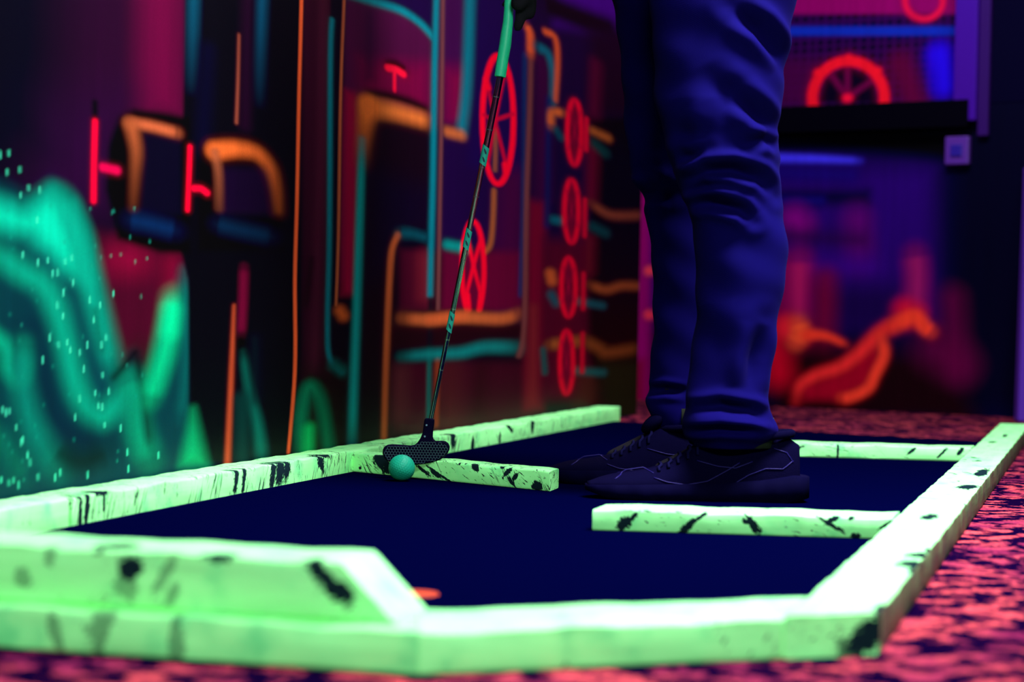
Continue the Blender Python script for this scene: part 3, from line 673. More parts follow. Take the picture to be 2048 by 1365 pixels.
# recessed mural seen through the opening
REC = .10
c = Mural(BA-nb_*REC, ub, 'tmp', np.linspace(.1, bt(1925)+.12, 260), np.arange(.90, 1.75, .004), (46, 0, 72))
gx = (np.abs(((c.T/.030) % 1)-.5) < .28) & (np.abs(((c.Z/.026) % 1)-.5) < .28)
c.C[gx] = lin((16, 0, 34))
c.R(1200, -300, 1960, 28, (128, 0, 92), 1, 5); c.S([(1300, 62), (1915, 62)], 9, (18, 42, 172), 1, 5, ext=False)
c.R(1500, 118, 1640, 210, (66, 0, 62), .8, 20); c.S([(1800, 130), (1830, 200)], 26, (86, 2, 52), .9, 24); c.S([(1880, 110), (1890, 170)], 24, (36, 14, 225), 1, 22)
c.P_([(1640, 205), (1650, 160), (1695, 130), (1745, 160), (1755, 205)], (16, 0, 30), 1, 4)
for a in (2.2, 1.57, .6): c.S([(1695, 195), (1695+60*math.cos(a), 195-60*math.sin(a))], 6, (96, 6, 64), 1, 5, ext=False)
c.E(1697, 197, 72, 75, 10, (248, 24, 46), soft=4)
for a in (.75, 1.57, 2.45): c.S([(1697+80*math.cos(a), 197-80*math.sin(a))], 8, (248, 24, 46), 1, 4, ext=False)
c.S([(1693, 196), (1697, 196)], 8, (240, 20, 60), 1, 5, ext=False)
c.E(1848, 0, 38, 38, 6, (205, 18, 66), soft=4)
cm = c.build(PM, .02, BG, kind=None); cm.name = 'window_backing'
w1 = empty('window_1'); tag(w1, kind='structure'); cm.parent = w1
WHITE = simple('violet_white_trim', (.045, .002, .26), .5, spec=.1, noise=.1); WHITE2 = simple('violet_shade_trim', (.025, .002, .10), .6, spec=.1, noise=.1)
DARK = simple('dark_sill_paint', (.0006, .0003, .003), .6, spec=.02)
def slab(name, s0_, s1_, d0, d1_, z0, z1, mat, parent=None, bev=.003):
    bm = bmesh.new(); add_box(bm, (s0_, -d1_, z0), (s1_, -d0, z1), bev)
    o = bm_obj(name, bm, mat, parent)
    if parent is None: o.location = (BA[0], BA[1], 0); o.rotation_euler.z = AB
    else:
        o.location = (BA[0], BA[1], 0); o.rotation_euler.z = AB
    return o
# local -y of the slab frame faces the room
sR = b.wp((1917, 100))[0]; sR2 = b.wp((1962, 100))[0]; sR3 = b.wp((1984, 100))[0]
ztop = 2.5
slab('window_sill', .3, b.wp((1945, 240))[0], -REC, .045, b.wp((1900, 250))[1]-.012, b.wp((1900, 203))[1], DARK, w1)
slab('window_frame', sR, sR2, .001, .035, b.wp((1950, 243))[1], 1.75, WHITE, w1)
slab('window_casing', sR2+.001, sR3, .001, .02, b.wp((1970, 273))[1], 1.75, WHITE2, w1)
# the wall left, right and above the opening
DW = simple('dark_wall_paint', (.001, .0006, .012), .7, spec=.02)
oo = slab('wall_back_upper', 0, LB, -.12, -.0005, 1.75, 2.5, DW); tag(oo, kind='structure'); oo.name = 'wall_upper'
oo = slab('wall_back_right', sR+.0, LB, -.12, -.0005, .9505, 1.7495, DW); tag(oo, kind='structure'); oo.name = 'wall_pier'
bm = bmesh.new(); add_box(bm, (-3, -1, 2.56), (4, 8.2, 2.6)); tag(bm_obj('ceiling', bm, DW), kind='structure')
# switch box
k0, k1 = b.wp((1896, 275)), b.wp((1942, 330))
sw = empty('wall_switch', onback((k0[0]+k1[0])/2, 0, (k0[1]+k1[1])/2), AB)
tag(sw, 'small square pale violet switch box on the dark wall below the window trim', 'switch')
hw, hh = abs(k1[0]-k0[0])/2, abs(k1[1]-k0[1])/2
bm = bmesh.new(); add_box(bm, (-hw, -.025, -hh), (hw, -.0005, hh), .004); bm_obj('cover_plate', bm, simple('pale_violet_plastic', (.085, .02, .26), .4, noise=.1), sw)
bm = bmesh.new(); add_box(bm, (-hw*.5, -.029, -hh*.42), (hw*.5, -.0252, hh*.42), .002); bm_obj('rocker', bm, simple('blue_plastic', (.02, .008, .25), .4, noise=.1), sw)
# right wall and its edge post
rp = onfloor(2030, 843, ZC)
bm = bmesh.new(); add_box(bm, (0, 0, ZC), (.10, .05, .735), .004)
o = bm_obj('trim_1', bm, simple('violet_post', (.10, .02, .42), .6, noise=.3, scale=200)); o.location = (rp[0]+.004, rp[1]-.02, 0); o.rotation_euler = (0, .012, 0); tag(o, kind='structure')
bm = bmesh.new(); add_box(bm, (rp[0]+.10, 1.0, ZC), (rp[0]+.2, rp[1]-.03, 2.5)); tag(bm_obj('wall_right', bm, DW), kind='structure')

# ---------------------------------------------------------------- golf ball
bp = onfloor(803, 963, 0)
bm = bmesh.new(); bmesh.ops.create_icosphere(bm, subdivisions=6, radius=.02135)
nD = 340; ii = np.arange(nD)+.5; ph = np.arccos(1-2*ii/nD); th = PI*(1+5**.5)*ii
D = np.stack([np.cos(th)*np.sin(ph), np.sin(th)*np.sin(ph), np.cos(ph)], 1)
V = np.array([v.co[:] for v in bm.verts]); Vn = V/np.linalg.norm(V, axis=1)[:, None]
ang = np.arccos(np.clip((Vn@D.T).max(1), -1, 1)); dr = .085
disp = np.where(ang < dr, -.00032*(1-(ang/dr)**2), 0)
Vn = Vn*(.02135+disp)[:, None]
for v, c_ in zip(bm.verts, Vn): v.co = c_
o = bm_obj('golf_ball', bm, simple('turquoise_ball_shell', (.006, .30, .15), .45, spec=.12, noise=.05), smooth=True)
o.location = (bp[0], bp[1], .02135); tag(o, 'turquoise dimpled golf ball on the felt in front of the putter head', 'ball')

# ---------------------------------------------------------------- putter
YH = 3.335
H0 = at(852, 900, YH)
put = empty('putter', (H0[0], YH, 0)); tag(put, 'mini golf putter with black honeycomb head and bright green grip, held behind the ball', 'putter')
def pl(x, y, Y=YH): q = at(x, y, Y); return np.array([q[0]-H0[0], q[1]-YH, q[2]])
BLK = simple('navy_black_rubber', (.0012, .0010, .010), .6, spec=.02, noise=.1, scale=300)
out = [(268, 520), (270, 490), (285, 465), (310, 451), (345, 447), (400, 450), (455, 455), (500, 458), (530, 452), (555, 430), (578, 395), (594, 355), (601, 310), (606, 265), (612, 240), (622, 234), (650, 233), (680, 236), (691, 245), (692, 270), (686, 310), (680, 350), (678, 385), (686, 408), (702, 420), (730, 420), (758, 419), (785, 424), (806, 440), (817, 465), (815, 492), (800, 522), (775, 550), (740, 573), (700, 588), (655, 600), (605, 609), (560, 613), (520, 614), (470, 612), (420, 608), (370, 600), (325, 590), (296, 575), (278, 552)]
pts2 = [(700+x/4.096, 780+y/4.096) for x, y in out]
loc = [pl(x, y) for x, y in pts2]
hc = pl(850, 918); HT = .0095
bm = bmesh.new()
def shrink(p, k):   # inset towards a spine
    return p
N = len(loc); A2d = np.array([[p[0], p[2]] for p in loc])
nrm = []
for i in range(N):
    e = A2d[(i+1) % N]-A2d[i-1]; nrm.append(np.array([e[1], -e[0]])/np.linalg.norm(e))
nrm = np.array(nrm)
area_ = sum(A2d[i][0]*A2d[(i+1) % N][1]-A2d[(i+1) % N][0]*A2d[i][1] for i in range(N))
if area_ < 0: nrm = -nrm
hosel = np.clip((A2d[:, 1]-hc[2]-.012)/.03, 0, 1)      # thinner towards the neck
lay = []
for fr, ins in ((-1, .0022), (-.75, .0005), (-.45, 0), (.45, 0), (.75, .0005), (1, .0022)):
    r = []
    for i in range(N):
        th_ = HT*(1-.25*hosel[i]); q = A2d[i]-nrm[i]*ins
        r.append(bm.verts.new((q[0], fr*th_, q[1])))
    lay.append(r)
for a_, b_ in zip(lay, lay[1:]):
    for i in range(N): bm.faces.new((a_[i], a_[(i+1) % N], b_[(i+1) % N], b_[i]))
bm.faces.new(lay[0]); bm.faces.new(lay[-1])
bmesh.ops.recalc_face_normals(bm, faces=bm.faces); bmesh.ops.triangulate(bm, faces=[f for f in bm.faces if len(f.verts) > 4])
hd = bm_obj('head', bm, BLK, put)
tag(hd, 'black rubber head with a honeycomb face')
# honeycomb face pattern: raised hexagon ribs on the striking face
def inside(p, ins):
    x, z = p; c_ = False; dmin = 9
    for i in range(N):
        (x1, z1), (x2, z2) = A2d[i], A2d[(i+1) % N]
        if (z1 > z) != (z2 > z) and x < (x2-x1)*(z-z1)/(z2-z1)+x1: c_ = not c_
        ex, ez = x2-x1, z2-z1; h = max(0, min(1, ((x-x1)*ex+(z-z1)*ez)/(ex*ex+ez*ez))); dmin = min(dmin, math.hypot(x-x1-h*ex, z-z1-h*ez))
    return c_ and dmin > ins
bm = bmesh.new(); hs = .0038/math.sqrt(3)*1.28; seen = set(); ztop_ = pl(850, 780+452/4.096)[2]
W_ = hs*math.sqrt(3)
def seg(p, q, wd=.00028):
    k = tuple(sorted([(round(p[0], 5), round(p[1], 5)), (round(q[0], 5), round(q[1], 5))]))
    if k in seen: return
    seen.add(k)
    d = np.array(q)-np.array(p); L = np.linalg.norm(d); d /= L; nn = np.array([-d[1], d[0]])*wd
    th_ = HT
    c4 = [np.array(p)+nn, np.array(q)+nn, np.array(q)-nn, np.array(p)-nn]
    f = [bm.verts.new((c[0], -th_-.0006, c[1])) for c in c4]; g = [bm.verts.new((c[0], -th_*.97, c[1])) for c in c4]
    bm.faces.new(f)
    for i in range(4): bm.faces.new((f[i], g[i], g[(i+1) % 4], f[(i+1) % 4]))
for r in range(-30, 30):
    for q in range(-40, 40):
        cx = hc[0]+W_*(q+.5*(r % 2)); cz = hc[2]+hs*1.5*r
        if cz > ztop_+.004 or not inside((cx, cz), .0042): continue
        V6 = [(cx+hs*math.sin(k*PI/3), cz+hs*math.cos(k*PI/3)) for k in range(6)]
        for k in range(6): seg(V6[k], V6[(k+1) % 6])
tag(bm_obj('honeycomb_ribs', bm, simple('grey_rib', (.05, .11, .11), .6, spec=.1), hd), 'thin grey honeycomb ribs on the striking face')
for (x, y) in ((853.5, 850.5), (850, 873)):
    q = pl(x, y); bm = bmesh.new(); bmesh.ops.create_cone(bm, cap_ends=True, segments=20, radius1=.0017, radius2=.0014, depth=.002, matrix=Matrix.Translation((q[0], -HT*.80, q[2]))@Matrix.Rotation(PI/2, 4, 'X'))
    bm_obj('screw', bm, simple('screw_metal', (.3, .5, .55), .3, .8), hd)
# shaft: stepped steel tube
s0_ = pl(862, 838); s1_ = pl(1000, 156, 3.29); ax = Vector(s1_)-Vector(s0_)
CH = NT('dark_chrome'); CH.set(Base_Color=(.30, .30, .40), Metallic=1., Roughness=.16)
CH.link(CH.mix(.3, (.3, .3, .4), (.2, .22, .3)), 'Base Color')
bm = bmesh.new(); P, Rr = [Vector(s0_)-ax*.015], [.0034]
steps = [0, .145, .235, .325, .47, .56, .655, .74, .85, .945, 1.0]
rs = np.linspace(.0036, .0057, len(steps))
for i, f in enumerate(steps):
    if i: P.append(Vector(s0_)+ax*(f-.002)); Rr.append(rs[i-1])
    if i < len(steps)-1: P.append(Vector(s0_)+ax*(f+.001)); Rr.append(rs[i])
P.append(Vector(s0_)+ax*1.03); Rr.append(.0056)
add_tube(bm, P, Rr, 24); shaft = bm_obj('shaft', bm, CH.mat, put, smooth=True)
try: shaft.data.set_sharp_from_angle(angle=.5)
except Exception: pass
# glossy steps rings
STEP = simple('bright_step', (.35, .5, .4), .2, .9)
for i, f in enumerate(steps[1:-1]):
    bm = bmesh.new(); a_ = Vector(s0_)+ax*(f-.0015); c_ = Vector(s0_)+ax*(f+.0015); add_tube(bm, [a_, c_], [rs[i]+.0006, rs[i]+.0006], 20)
    bm_obj('step_ring', bm, STEP, shaft)
# stickers: turquoise wrapped labels, each with two dark leaf shapes forming an 8
TQ = simple('turquoise_sticker', (.012, .34, .22), .5); INK = simple('sticker_ink', (.004, .03, .04), .5)
axn = ax.normalized(); side = axn.cross(Vector((0, 1, 0))).normalized(); fr_ = side.cross(axn)
for (x, y, ln) in ((964, 310, .030), (933, 478, .031), (898, 645, .031)):
    q = Vector(pl(x, y, 3.31)); f = (q-Vector(s0_)).dot(axn)/ax.length; r_ = .0036+(.0057-.0036)*f+.0008
    cpt = Vector(s0_)+ax*f
    bm = bmesh.new(); n_ = 24; ring = []
    for e, sk in ((-1, -1), (1, 1)):
        rr_ = []
        for k in range(n_):
            a_ = 2*PI*k/n_; off = side*math.cos(a_)*r_+fr_*math.sin(a_)*r_
            rr_.append(bm.verts.new(cpt+axn*(e*ln/2+math.cos(a_)*.003)+off))
        ring.append(rr_)
    for k in range(n_): bm.faces.new((ring[0][k], ring[0][(k+1) % n_], ring[1][(k+1) % n_], ring[1][k]))
    bmesh.ops.recalc_face_normals(bm, faces=bm.faces)
    st = bm_obj('sticker', bm, TQ, shaft, smooth=True)
    for e in (-1, 1):
        bm = bmesh.new(); pr = []
        for k in range(20):
            a_ = 2*PI*k/20; lx = .0024*math.cos(a_)*(1-.25*math.cos(a_)); lz = .0052*math.sin(a_)
            # lean the leaf
            lx2 = lx*.9+lz*.28; th_ = lx2/r_
            sgn = -1 if fr_.y > 0 else 1
            pr.append(bm.verts.new(cpt+axn*(e*.0066+lz*.8+lx*.5)+side*math.sin(th_)*(r_+.0003)+fr_*sgn*math.cos(th_)*(r_+.0003)))
        bm.faces.new(pr); bm_obj('printed_eye', bm, INK, st)
# grip
cl_ = [(991, 152), (999, 115), (1007, 85), (1012, 62), (1016, 40), (1017, 15), (1018, 0), (1022, -40), (1030, -85), (1040, -130)]
wd_ = [10.5, 11, 12.2, 10.5, 9, 8, 8.5, 11, 11.5, 12]
cl_ = [(1000, 154), (1002, 141), (1005, 120), (1010, 92), (1013, 68), (1016, 45), (1017, 22), (1018, 0), (1023, -40), (1031, -85), (1040, -130)]
wd_ = [11.5, 11.6, 11.4, 11.8, 11.2, 10, 9, 9, 11, 11.5, 12]
bm = bmesh.new(); Pg, Rg = [], []
cv = [pl(x, y, 3.288) for x, y in cl_]
for i in range(len(cv)-1):
    for k in range(14):
        f = k/14; Pg.append(tuple(cv[i]*(1-f)+cv[i+1]*f)); Rg.append((wd_[i]*(1-f)+wd_[i+1]*f)*3.288/F*(1+(.035 if k % 2 and i > 0 else 0)))
Rg[0] *= .9; add_tube(bm, Pg, Rg, 28)
grip = bm_obj('grip', bm, simple('bright_green_grip', (.015, .62, .26), .45, noise=.05), put, smooth=True)
tag(grip, 'bright green ribbed grip')

# ---------------------------------------------------------------- person
per = empty('person', (.30, 3.22, 0))
tag(per, 'person in dark blue jeans and black sneakers standing on the felt, holding the putter', 'person')
OFF = np.array([.30, 3.22, 0])
def L_(p): return np.array(p, float)-OFF
DEN = NT('dark_denim'); tc = DEN.n('ShaderNodeTexCoord').outputs['Object']
tw = DEN.n('ShaderNodeTexWave', {'Vector': tc, 'Scale': 260., 'Distortion': .6}, bands_direction='DIAGONAL').outputs[0]; nn_ = DEN.noise(tc, 9, 3)
DEN.link(DEN.mix(DEN.math('MULTIPLY', nn_, .8), (.0024, .0012, .060), (.0012, .0008, .030)), 'Base Color'); DEN.set(Roughness=.85)
DEN.bsdf.inputs['Specular IOR Level'].default_value = .02; DEN.bsdf.inputs['Sheen Weight'].default_value = .02; DEN.bsdf.inputs['Sheen Tint'].default_value = (.2, .15, 1, 1)
DEN.bump(tw, .12, .001)
def leg(rows, Yc, folds, seed, lean=0):
    """rows: (photo y, left x, right x); returns verts, faces of a trouser leg"""
    zs_, xc_, hw_ = [], [], []
    for (y, xl, xr) in rows:
        a_, c_ = at(xl, y, Yc), at(xr, y, Yc); zs_.append((a_[2]+c_[2])/2); xc_.append((a_[0]+c_[0])/2); hw_.append((c_[0]-a_[0])/2)
    zs_, xc_, hw_ = map(np.array, (zs_, xc_, hw_)); o_ = np.argsort(zs_); zs_, xc_, hw_ = zs_[o_], xc_[o_], hw_[o_]
    nz, na_ = 300, 110; Z = np.linspace(zs_[0], zs_[-1], nz)
    # smooth interpolation
    def sm(v):
        a_ = np.interp(Z, zs_, v); k = np.ones(9)/9; return np.convolve(np.pad(a_, 4, 'edge'), k, 'valid')
    XC, HW = sm(xc_), sm(hw_)
    A = np.linspace(0, 2*PI, na_, endpoint=False)
    ZZ, AA = np.meshgrid(Z, A, indexing='ij')
    hwy = np.minimum(HW*.92, .085)[:, None]
    X = XC[:, None]+HW[:, None]*np.cos(AA); Y = Yc+lean*(ZZ-.1)+hwy*np.sin(AA)
    nx, ny = np.cos(AA), np.sin(AA)
    disp = np.zeros_like(X)
    for pts_, wz, amp in folds:
        q = np.array([at(x, y, Yc-.05)[[0, 2]] for x, y in pts_]); D_ = np.full(X.shape, 1e9); fz = np.zeros_like(X)
        for i in range(len(q)-1):
            e = q[i+1]-q[i]; h = np.clip(((X-q[i][0])*e[0]+(ZZ-q[i][1])*e[1])/(e@e), 0, 1)
            d_ = np.hypot(X-q[i][0]-h*e[0], ZZ-q[i][1]-h*e[1]); up = d_ < D_
            D_ = np.where(up, d_, D_); fz = np.where(up, np.sin(PI*np.clip((i+h)/(len(q)-1), .06, .94)), fz)
        front = np.clip(.35-np.sin(AA)*1.3, 0, 1)
        wv_ = D_/wz
        disp -= 1.3*amp*fz*front*(np.exp(-wv_**2)-.55*np.exp(-(wv_-2.1)**2))
    disp += .0022*np.sin(ZZ*38+3*np.cos(AA+seed)+seed)*np.cos(2*AA+ZZ*9+seed)+.0014*np.sin(ZZ*85+AA*2+seed)
    X += nx*disp; Y += ny*disp
    V = np.stack([X, Y, ZZ], -1).reshape(-1, 3)-OFF
    idx = np.arange(nz*na_).reshape(nz, na_); nxt = np.roll(idx, -1, 1)
    q = np.stack([idx[:-1], nxt[:-1], nxt[1:], idx[1:]], -1).reshape(-1, 4)
    # turned-in hem
    Vi = V[:na_].copy(); c_ = Vi.mean(0); Vi2 = c_+(Vi-c_)*.93; Vi2[:, 2] = Vi[:, 2]; Vi3 = Vi2.copy(); Vi3[:, 2] += .03
    b0 = len(V); V = np.vstack([V, Vi2, Vi3]); fs = [tuple(f) for f in q]
    for k in range(na_):
        k2 = (k+1) % na_; fs.append((k2, k, b0+k, b0+k2)); fs.append((b0+k2, b0+k, b0+na_+k, b0+na_+k2))
    return V, fs
near_rows = [(-190, 1350, 1550), (-130, 1310, 1600), (-60, 1290, 1600), (0, 1300, 1590), (60, 1302, 1584), (100, 1304, 1578), (150, 1308, 1566), (200, 1312, 1560), (250, 1322, 1556), (290, 1332, 1557), (330, 1340, 1560), (370, 1356, 1560), (400, 1368, 1564), (450, 1382, 1570), (500, 1392, 1573), (560, 1394, 1570), (600, 1392, 1564), (650, 1388, 1555), (700, 1384, 1545), (740, 1380, 1538), (780, 1376, 1534), (805, 1374, 1533), (822, 1368, 1540), (838, 1364, 1552), (852, 1364, 1556), (866, 1366, 1552), (878, 1372, 1540), (888, 1380, 1528), (896, 1400, 1520)]
near_folds = [([(1455, 22), (1516, 62), (1580, 126)], .012, .016), ([(1458, 187), (1509, 227), (1562, 275)], .012, .013), ([(1350, 312), (1376, 314), (1416, 308)], .009, .010),
              ([(1360, 372), (1406, 343), (1461, 341), (1516, 355), (1562, 392)], .009, .015), ([(1362, 384), (1410, 372), (1470, 372)], .006, .008), ([(1375, 408), (1425, 405), (1480, 421), (1506, 446)], .008, .013), ([(1480, 290), (1530, 280), (1562, 296)], .008, .009),
              ([(1340, 250), (1390, 290)], .014, .006), ([(1395, 130), (1440, 190), (1460, 260)], .018, .006),
              ([(1376, 822), (1440, 812), (1500, 822), (1548, 846)], .008, .014), ([(1372, 866), (1440, 858), (1540, 866)], .005, .008), ([(1530, 640), (1510, 720), (1500, 790)], .012, .009), ([(1400, 600), (1430, 700), (1450, 780)], .02, .005)]
far_rows = [(-190, 1260, 1410), (-130, 1215, 1440), (-60, 1205, 1440), (0, 1218, 1440), (60, 1230, 1440), (100, 1238, 1436), (150, 1242, 1430), (200, 1245, 1424), (250, 1248, 1420), (300, 1252, 1416), (340, 1257, 1412), (370, 1265, 1410), (388, 1282, 1408), (400, 1290, 1408), (450, 1296, 1412), (500, 1300, 1414), (560, 1304, 1414), (620, 1306, 1410), (680, 1306, 1400), (730, 1302, 1392), (765, 1298, 1388), (782, 1302, 1388), (795, 1292, 1388), (810, 1289, 1390), (824, 1296, 1392), (836, 1300, 1392), (850, 1300, 1385), (866, 1306, 1380)]
far_folds = [([(1262, 400), (1300, 380), (1350, 385)], .012, .014), ([(1262, 330), (1290, 350), (1330, 350)], .012, .008), ([(1290, 785), (1330, 780), (1380, 786)], .006, .008)]
V1, F1 = leg(near_rows, 3.085, near_folds, .5); V2, F2 = leg(far_rows, 3.36, far_folds, 2.2, lean=-.05)
# seat and hips join both legs (above the photo's top edge)
bmh = bmesh.new()
hipc = L_((.345, 3.21, .95))
for sY, xo in ((3.09, .322), (3.325, .25)):
    capsule(bmh, L_((xo, sY, .825)), L_((.345, 3.21+(sY-3.21)*.55, .95)), .102, .122, 24)
add_ball(bmh, hipc+np.array([0, 0, .0]), .13, (1.0, 1.32, .95), n=28)
hip = voxel(bmh, .008, 'tmp_hip', DEN.mat, per, 12)
Vh = [tuple(v.co) for v in hip.data.vertices]; Fh = [tuple(p.vertices) for p in hip.data.polygons]
bpy.data.objects.remove(hip)
o1 = len(V1); o2 = o1+len(V2)
Vall = np.vstack([V1, V2, np.array(Vh)]); Fall = F1+[tuple(i+o1 for i in f) for f in F2]+[tuple(i+o2 for i in f) for f in Fh]
jeans = mesh_obj('jeans', Vall, Fall, DEN.mat, per, smooth=True); tag(jeans, 'dark blue denim jeans bunched at the ankles')
bmx = bmesh.new(); bmx.from_mesh(jeans.data); bmesh.ops.recalc_face_normals(bmx, faces=bmx.faces); bmx.to_mesh(jeans.data); bmx.free()
# outer seam of near leg
bm = bmesh.new(); seam = []
for (x, y) in [(1500, -20), (1500, 60), (1505, 300), (1520, 480), (1523, 600), (1510, 700), (1500, 780)]:
    p = L_(at(x, y, 3.0)); c_ = L_(at((x+1450)/2, y, 3.085)); seam.append(p)
bm.free()

# body
SKIN = simple('skin', (.010, .010, .012), .8, spec=.03, noise=.1)
bm = bmesh.new()
J = lambda x, y, z: Vector(L_((x, y, z)))
capsule(bm, J(.345, 3.21, .93), J(.27, 3.21, 1.10), .10, .10); capsule(bm, J(.27, 3.21, 1.10), J(.13, 3.21, 1.28), .10, .115)
capsule(bm, J(.10, 3.12, 1.33), J(.10, 3.30, 1.33), .075, .075)
capsule(bm, J(.08, 3.21, 1.37), J(.015, 3.21, 1.44), .055, .052)                     # neck
hd_c = Vector(L_((-.045, 3.21, 1.50)))
tilt = Matrix.Rotation(-.75, 3, 'Y')
def hp(x, y, z): return hd_c+tilt@Vector((x, y, z))                                   # head frame: -x is the face
add_ball(bm, hp(.015, 0, .035), .098, (1.0, .80, .98), n=24); add_ball(bm, hp(-.03, 0, -.045), .066, (.95, .86, 1.05), n=20)
add_ball(bm, hp(-.055, 0, -.095), .026, (1, 1.2, .8)); capsule(bm, hp(-.088, 0, .005), hp(-.108, 0, -.03), .009, .014)
add_ball(bm, hp(-.085, 0, -.062), .014, (.7, 1.7, .45)); add_ball(bm, hp(-.083, 0, -.074), .013, (.7, 1.5, .5))
for s in (-1, 1):
    add_ball(bm, hp(-.068, s*.032, .028), .020, (.9, 1.3, .55)); add_ball(bm, hp(.005, s*.082, -.01), .020, (.75, .35, 1.3)); add_ball(bm, hp(-.06, s*.035, -.025), .024)
# legs and feet inside the clothes
for (X0, Y0, kx, ax_) in ((.325, 3.095, .338, .322), (.275, 3.36, .256, .262)):
    capsule(bm, J(.345, 3.21+(Y0-3.21)*.7, .92), J(kx, Y0-.01, .49), .068, .036); capsule(bm, J(kx, Y0-.01, .49), J(ax_+.0, Y0-.0, .12), .030, .022)
    capsule(bm, J(ax_, Y0, .075), J(ax_-.09, Y0, .040), .026, .015)
# arms
gp = [Vector(np.array(c_)+np.array([H0[0], YH, 0])-OFF) for c_ in cv]                # grip centre line in person space
wr1 = gp[7]+Vector((.058, -.012, .068)); wr2 = gp[9]+Vector((.05, .03, .085))
sh1, sh2 = J(.09, 3.03, 1.32), J(.09, 3.39, 1.32)
el1, el2 = J(.16, 3.02, 1.06), J(.16, 3.42, 1.07)
for sh, el, wr in ((sh1, el1, wr1), (sh2, el2, wr2)):
    capsule(bm, sh, el, .050, .040); capsule(bm, el, wr, .038, .024)
def hand(bm, wr, kn, side_y, grip_c, up):
    """palm from wrist to knuckles, four fingers wrapping the grip, thumb laid down it"""
    wr, kn = Vector(wr), Vector(kn)
    d = (kn-wr).normalized(); lat = up.normalized()
    palm = (wr+kn)/2
    capsule(bm, wr+lat*.006, kn+lat*.026, .019, .014); capsule(bm, wr-lat*.004, kn-lat*.028, .019, .0135); capsule(bm, wr, kn, .019, .016)
    lens = (.026, .029, .027, .021)
    for i in range(4):
        base = kn+lat*(.028-.0185*i)
        rel = base-grip_c; rel -= lat*rel.dot(lat)
        ax_l = lat
        cc = grip_c+lat*((base-grip_c).dot(lat))
        rad = .0185
        a0 = math.atan2(rel.dot(d.cross(lat)), rel.dot(d))
        e1, e2 = d, d.cross(lat)
        prev = base; r_ = .0088-.0005*i
        for k in range(1, 4):
            a_ = a0+side_y*k*(.95)
            pt = cc+(e1*math.cos(a_)+e2*math.sin(a_))*rad
            capsule(bm, prev, pt, r_, r_*.93, 14); prev = pt; r_ *= .93
# lower (near) hand: knuckles on the body side of the grip, index finger pointing down the grip
gl = (gp[7]+gp[8])/2; gu = (gp[9]-gp[7]).normalized()
kn1 = gl+Vector((.018, -.022, .004)); hand(bm, wr1, kn1, -1, gl+Vector((0, 0, .006)), -gu*-1)
i0 = gp[7]+Vector((.022, -.008, .012)); i1 = gp[6]+Vector((.020, -.007, 0)); i2 = gp[5]+Vector((.019, -.004, .004)); i3 = gp[4]+Vector((.018, 0, .012))
capsule(bm, kn1-gu*.02, i0, .0095, .0098); capsule(bm, i0, i1, .0098, .0092); capsule(bm, i1, i2, .0092, .0086); capsule(bm, i2, i3, .0086, .0078)
j0, j1, j2 = kn1-gu*.012+Vector((.014, -.006, 0)), i1+Vector((.016, -.004, .012)), i2+Vector((.016, .0, .010)); capsule(bm, j0, j1, .0095, .0095); capsule(bm, j1, j2, .0095, .0088); gl2 = gp[10]; kn2 = gl2+Vector((.016, .022, .0)); hand(bm, wr2+Vector((0, 0, .03)), kn2, 1, gl2, gu)
capsule(bm, wr2+Vector((0, -.01, .0)), gl2+Vector((.004, -.02, -.03)), .011, .009)
capsule(bm, wr1+Vector((-.01, -.01, -.02)), gl+Vector((-.004, -.021, .03)), .011, .009)
body = voxel(bm, .0036, 'body', SKIN, per, 3)
# eyes, hair, top
EYE = simple('eye_white', (.12, .12, .18), .3)
for s in (-1, 1):
    bm = bmesh.new(); add_ball(bm, hp(-.079, s*.031, .008), .0115, n=16); bm_obj('eye', bm, EYE, per, smooth=True)
bm = bmesh.new(); add_ball(bm, hp(.030, 0, .055), .106, (1.0, .88, .95), n=28); add_ball(bm, hp(.055, 0, -.01), .080, (.8, 1.02, 1), n=24)
voxel(bm, .005, 'hair', simple('dark_hair', (.006, .003, .004), 1., spec=0, noise=.5, scale=400), per, 2)
bm = bmesh.new()
capsule(bm, J(.345, 3.17, .98), J(.27, 3.17, 1.12), .128, .125, 24); capsule(bm, J(.345, 3.25, .98), J(.27, 3.25, 1.12), .128, .125, 24)
capsule(bm, J(.27, 3.16, 1.12), J(.14, 3.14, 1.28), .125, .125, 24); capsule(bm, J(.27, 3.26, 1.12), J(.14, 3.28, 1.28), .125, .125, 24)
capsule(bm, J(.10, 3.10, 1.32), J(.10, 3.32, 1.32), .095, .095, 24)
for sh, el, wr in ((sh1, el1, wr1), (sh2, el2, wr2)):
    capsule(bm, sh, el, .066, .056, 20); capsule(bm, el, el+(wr-el)*.80, .054, .040, 20)
voxel(bm, .008, 'jumper', simple('black_jumper', (.002, .002, .007), 1., spec=0, noise=.3), per, 5)

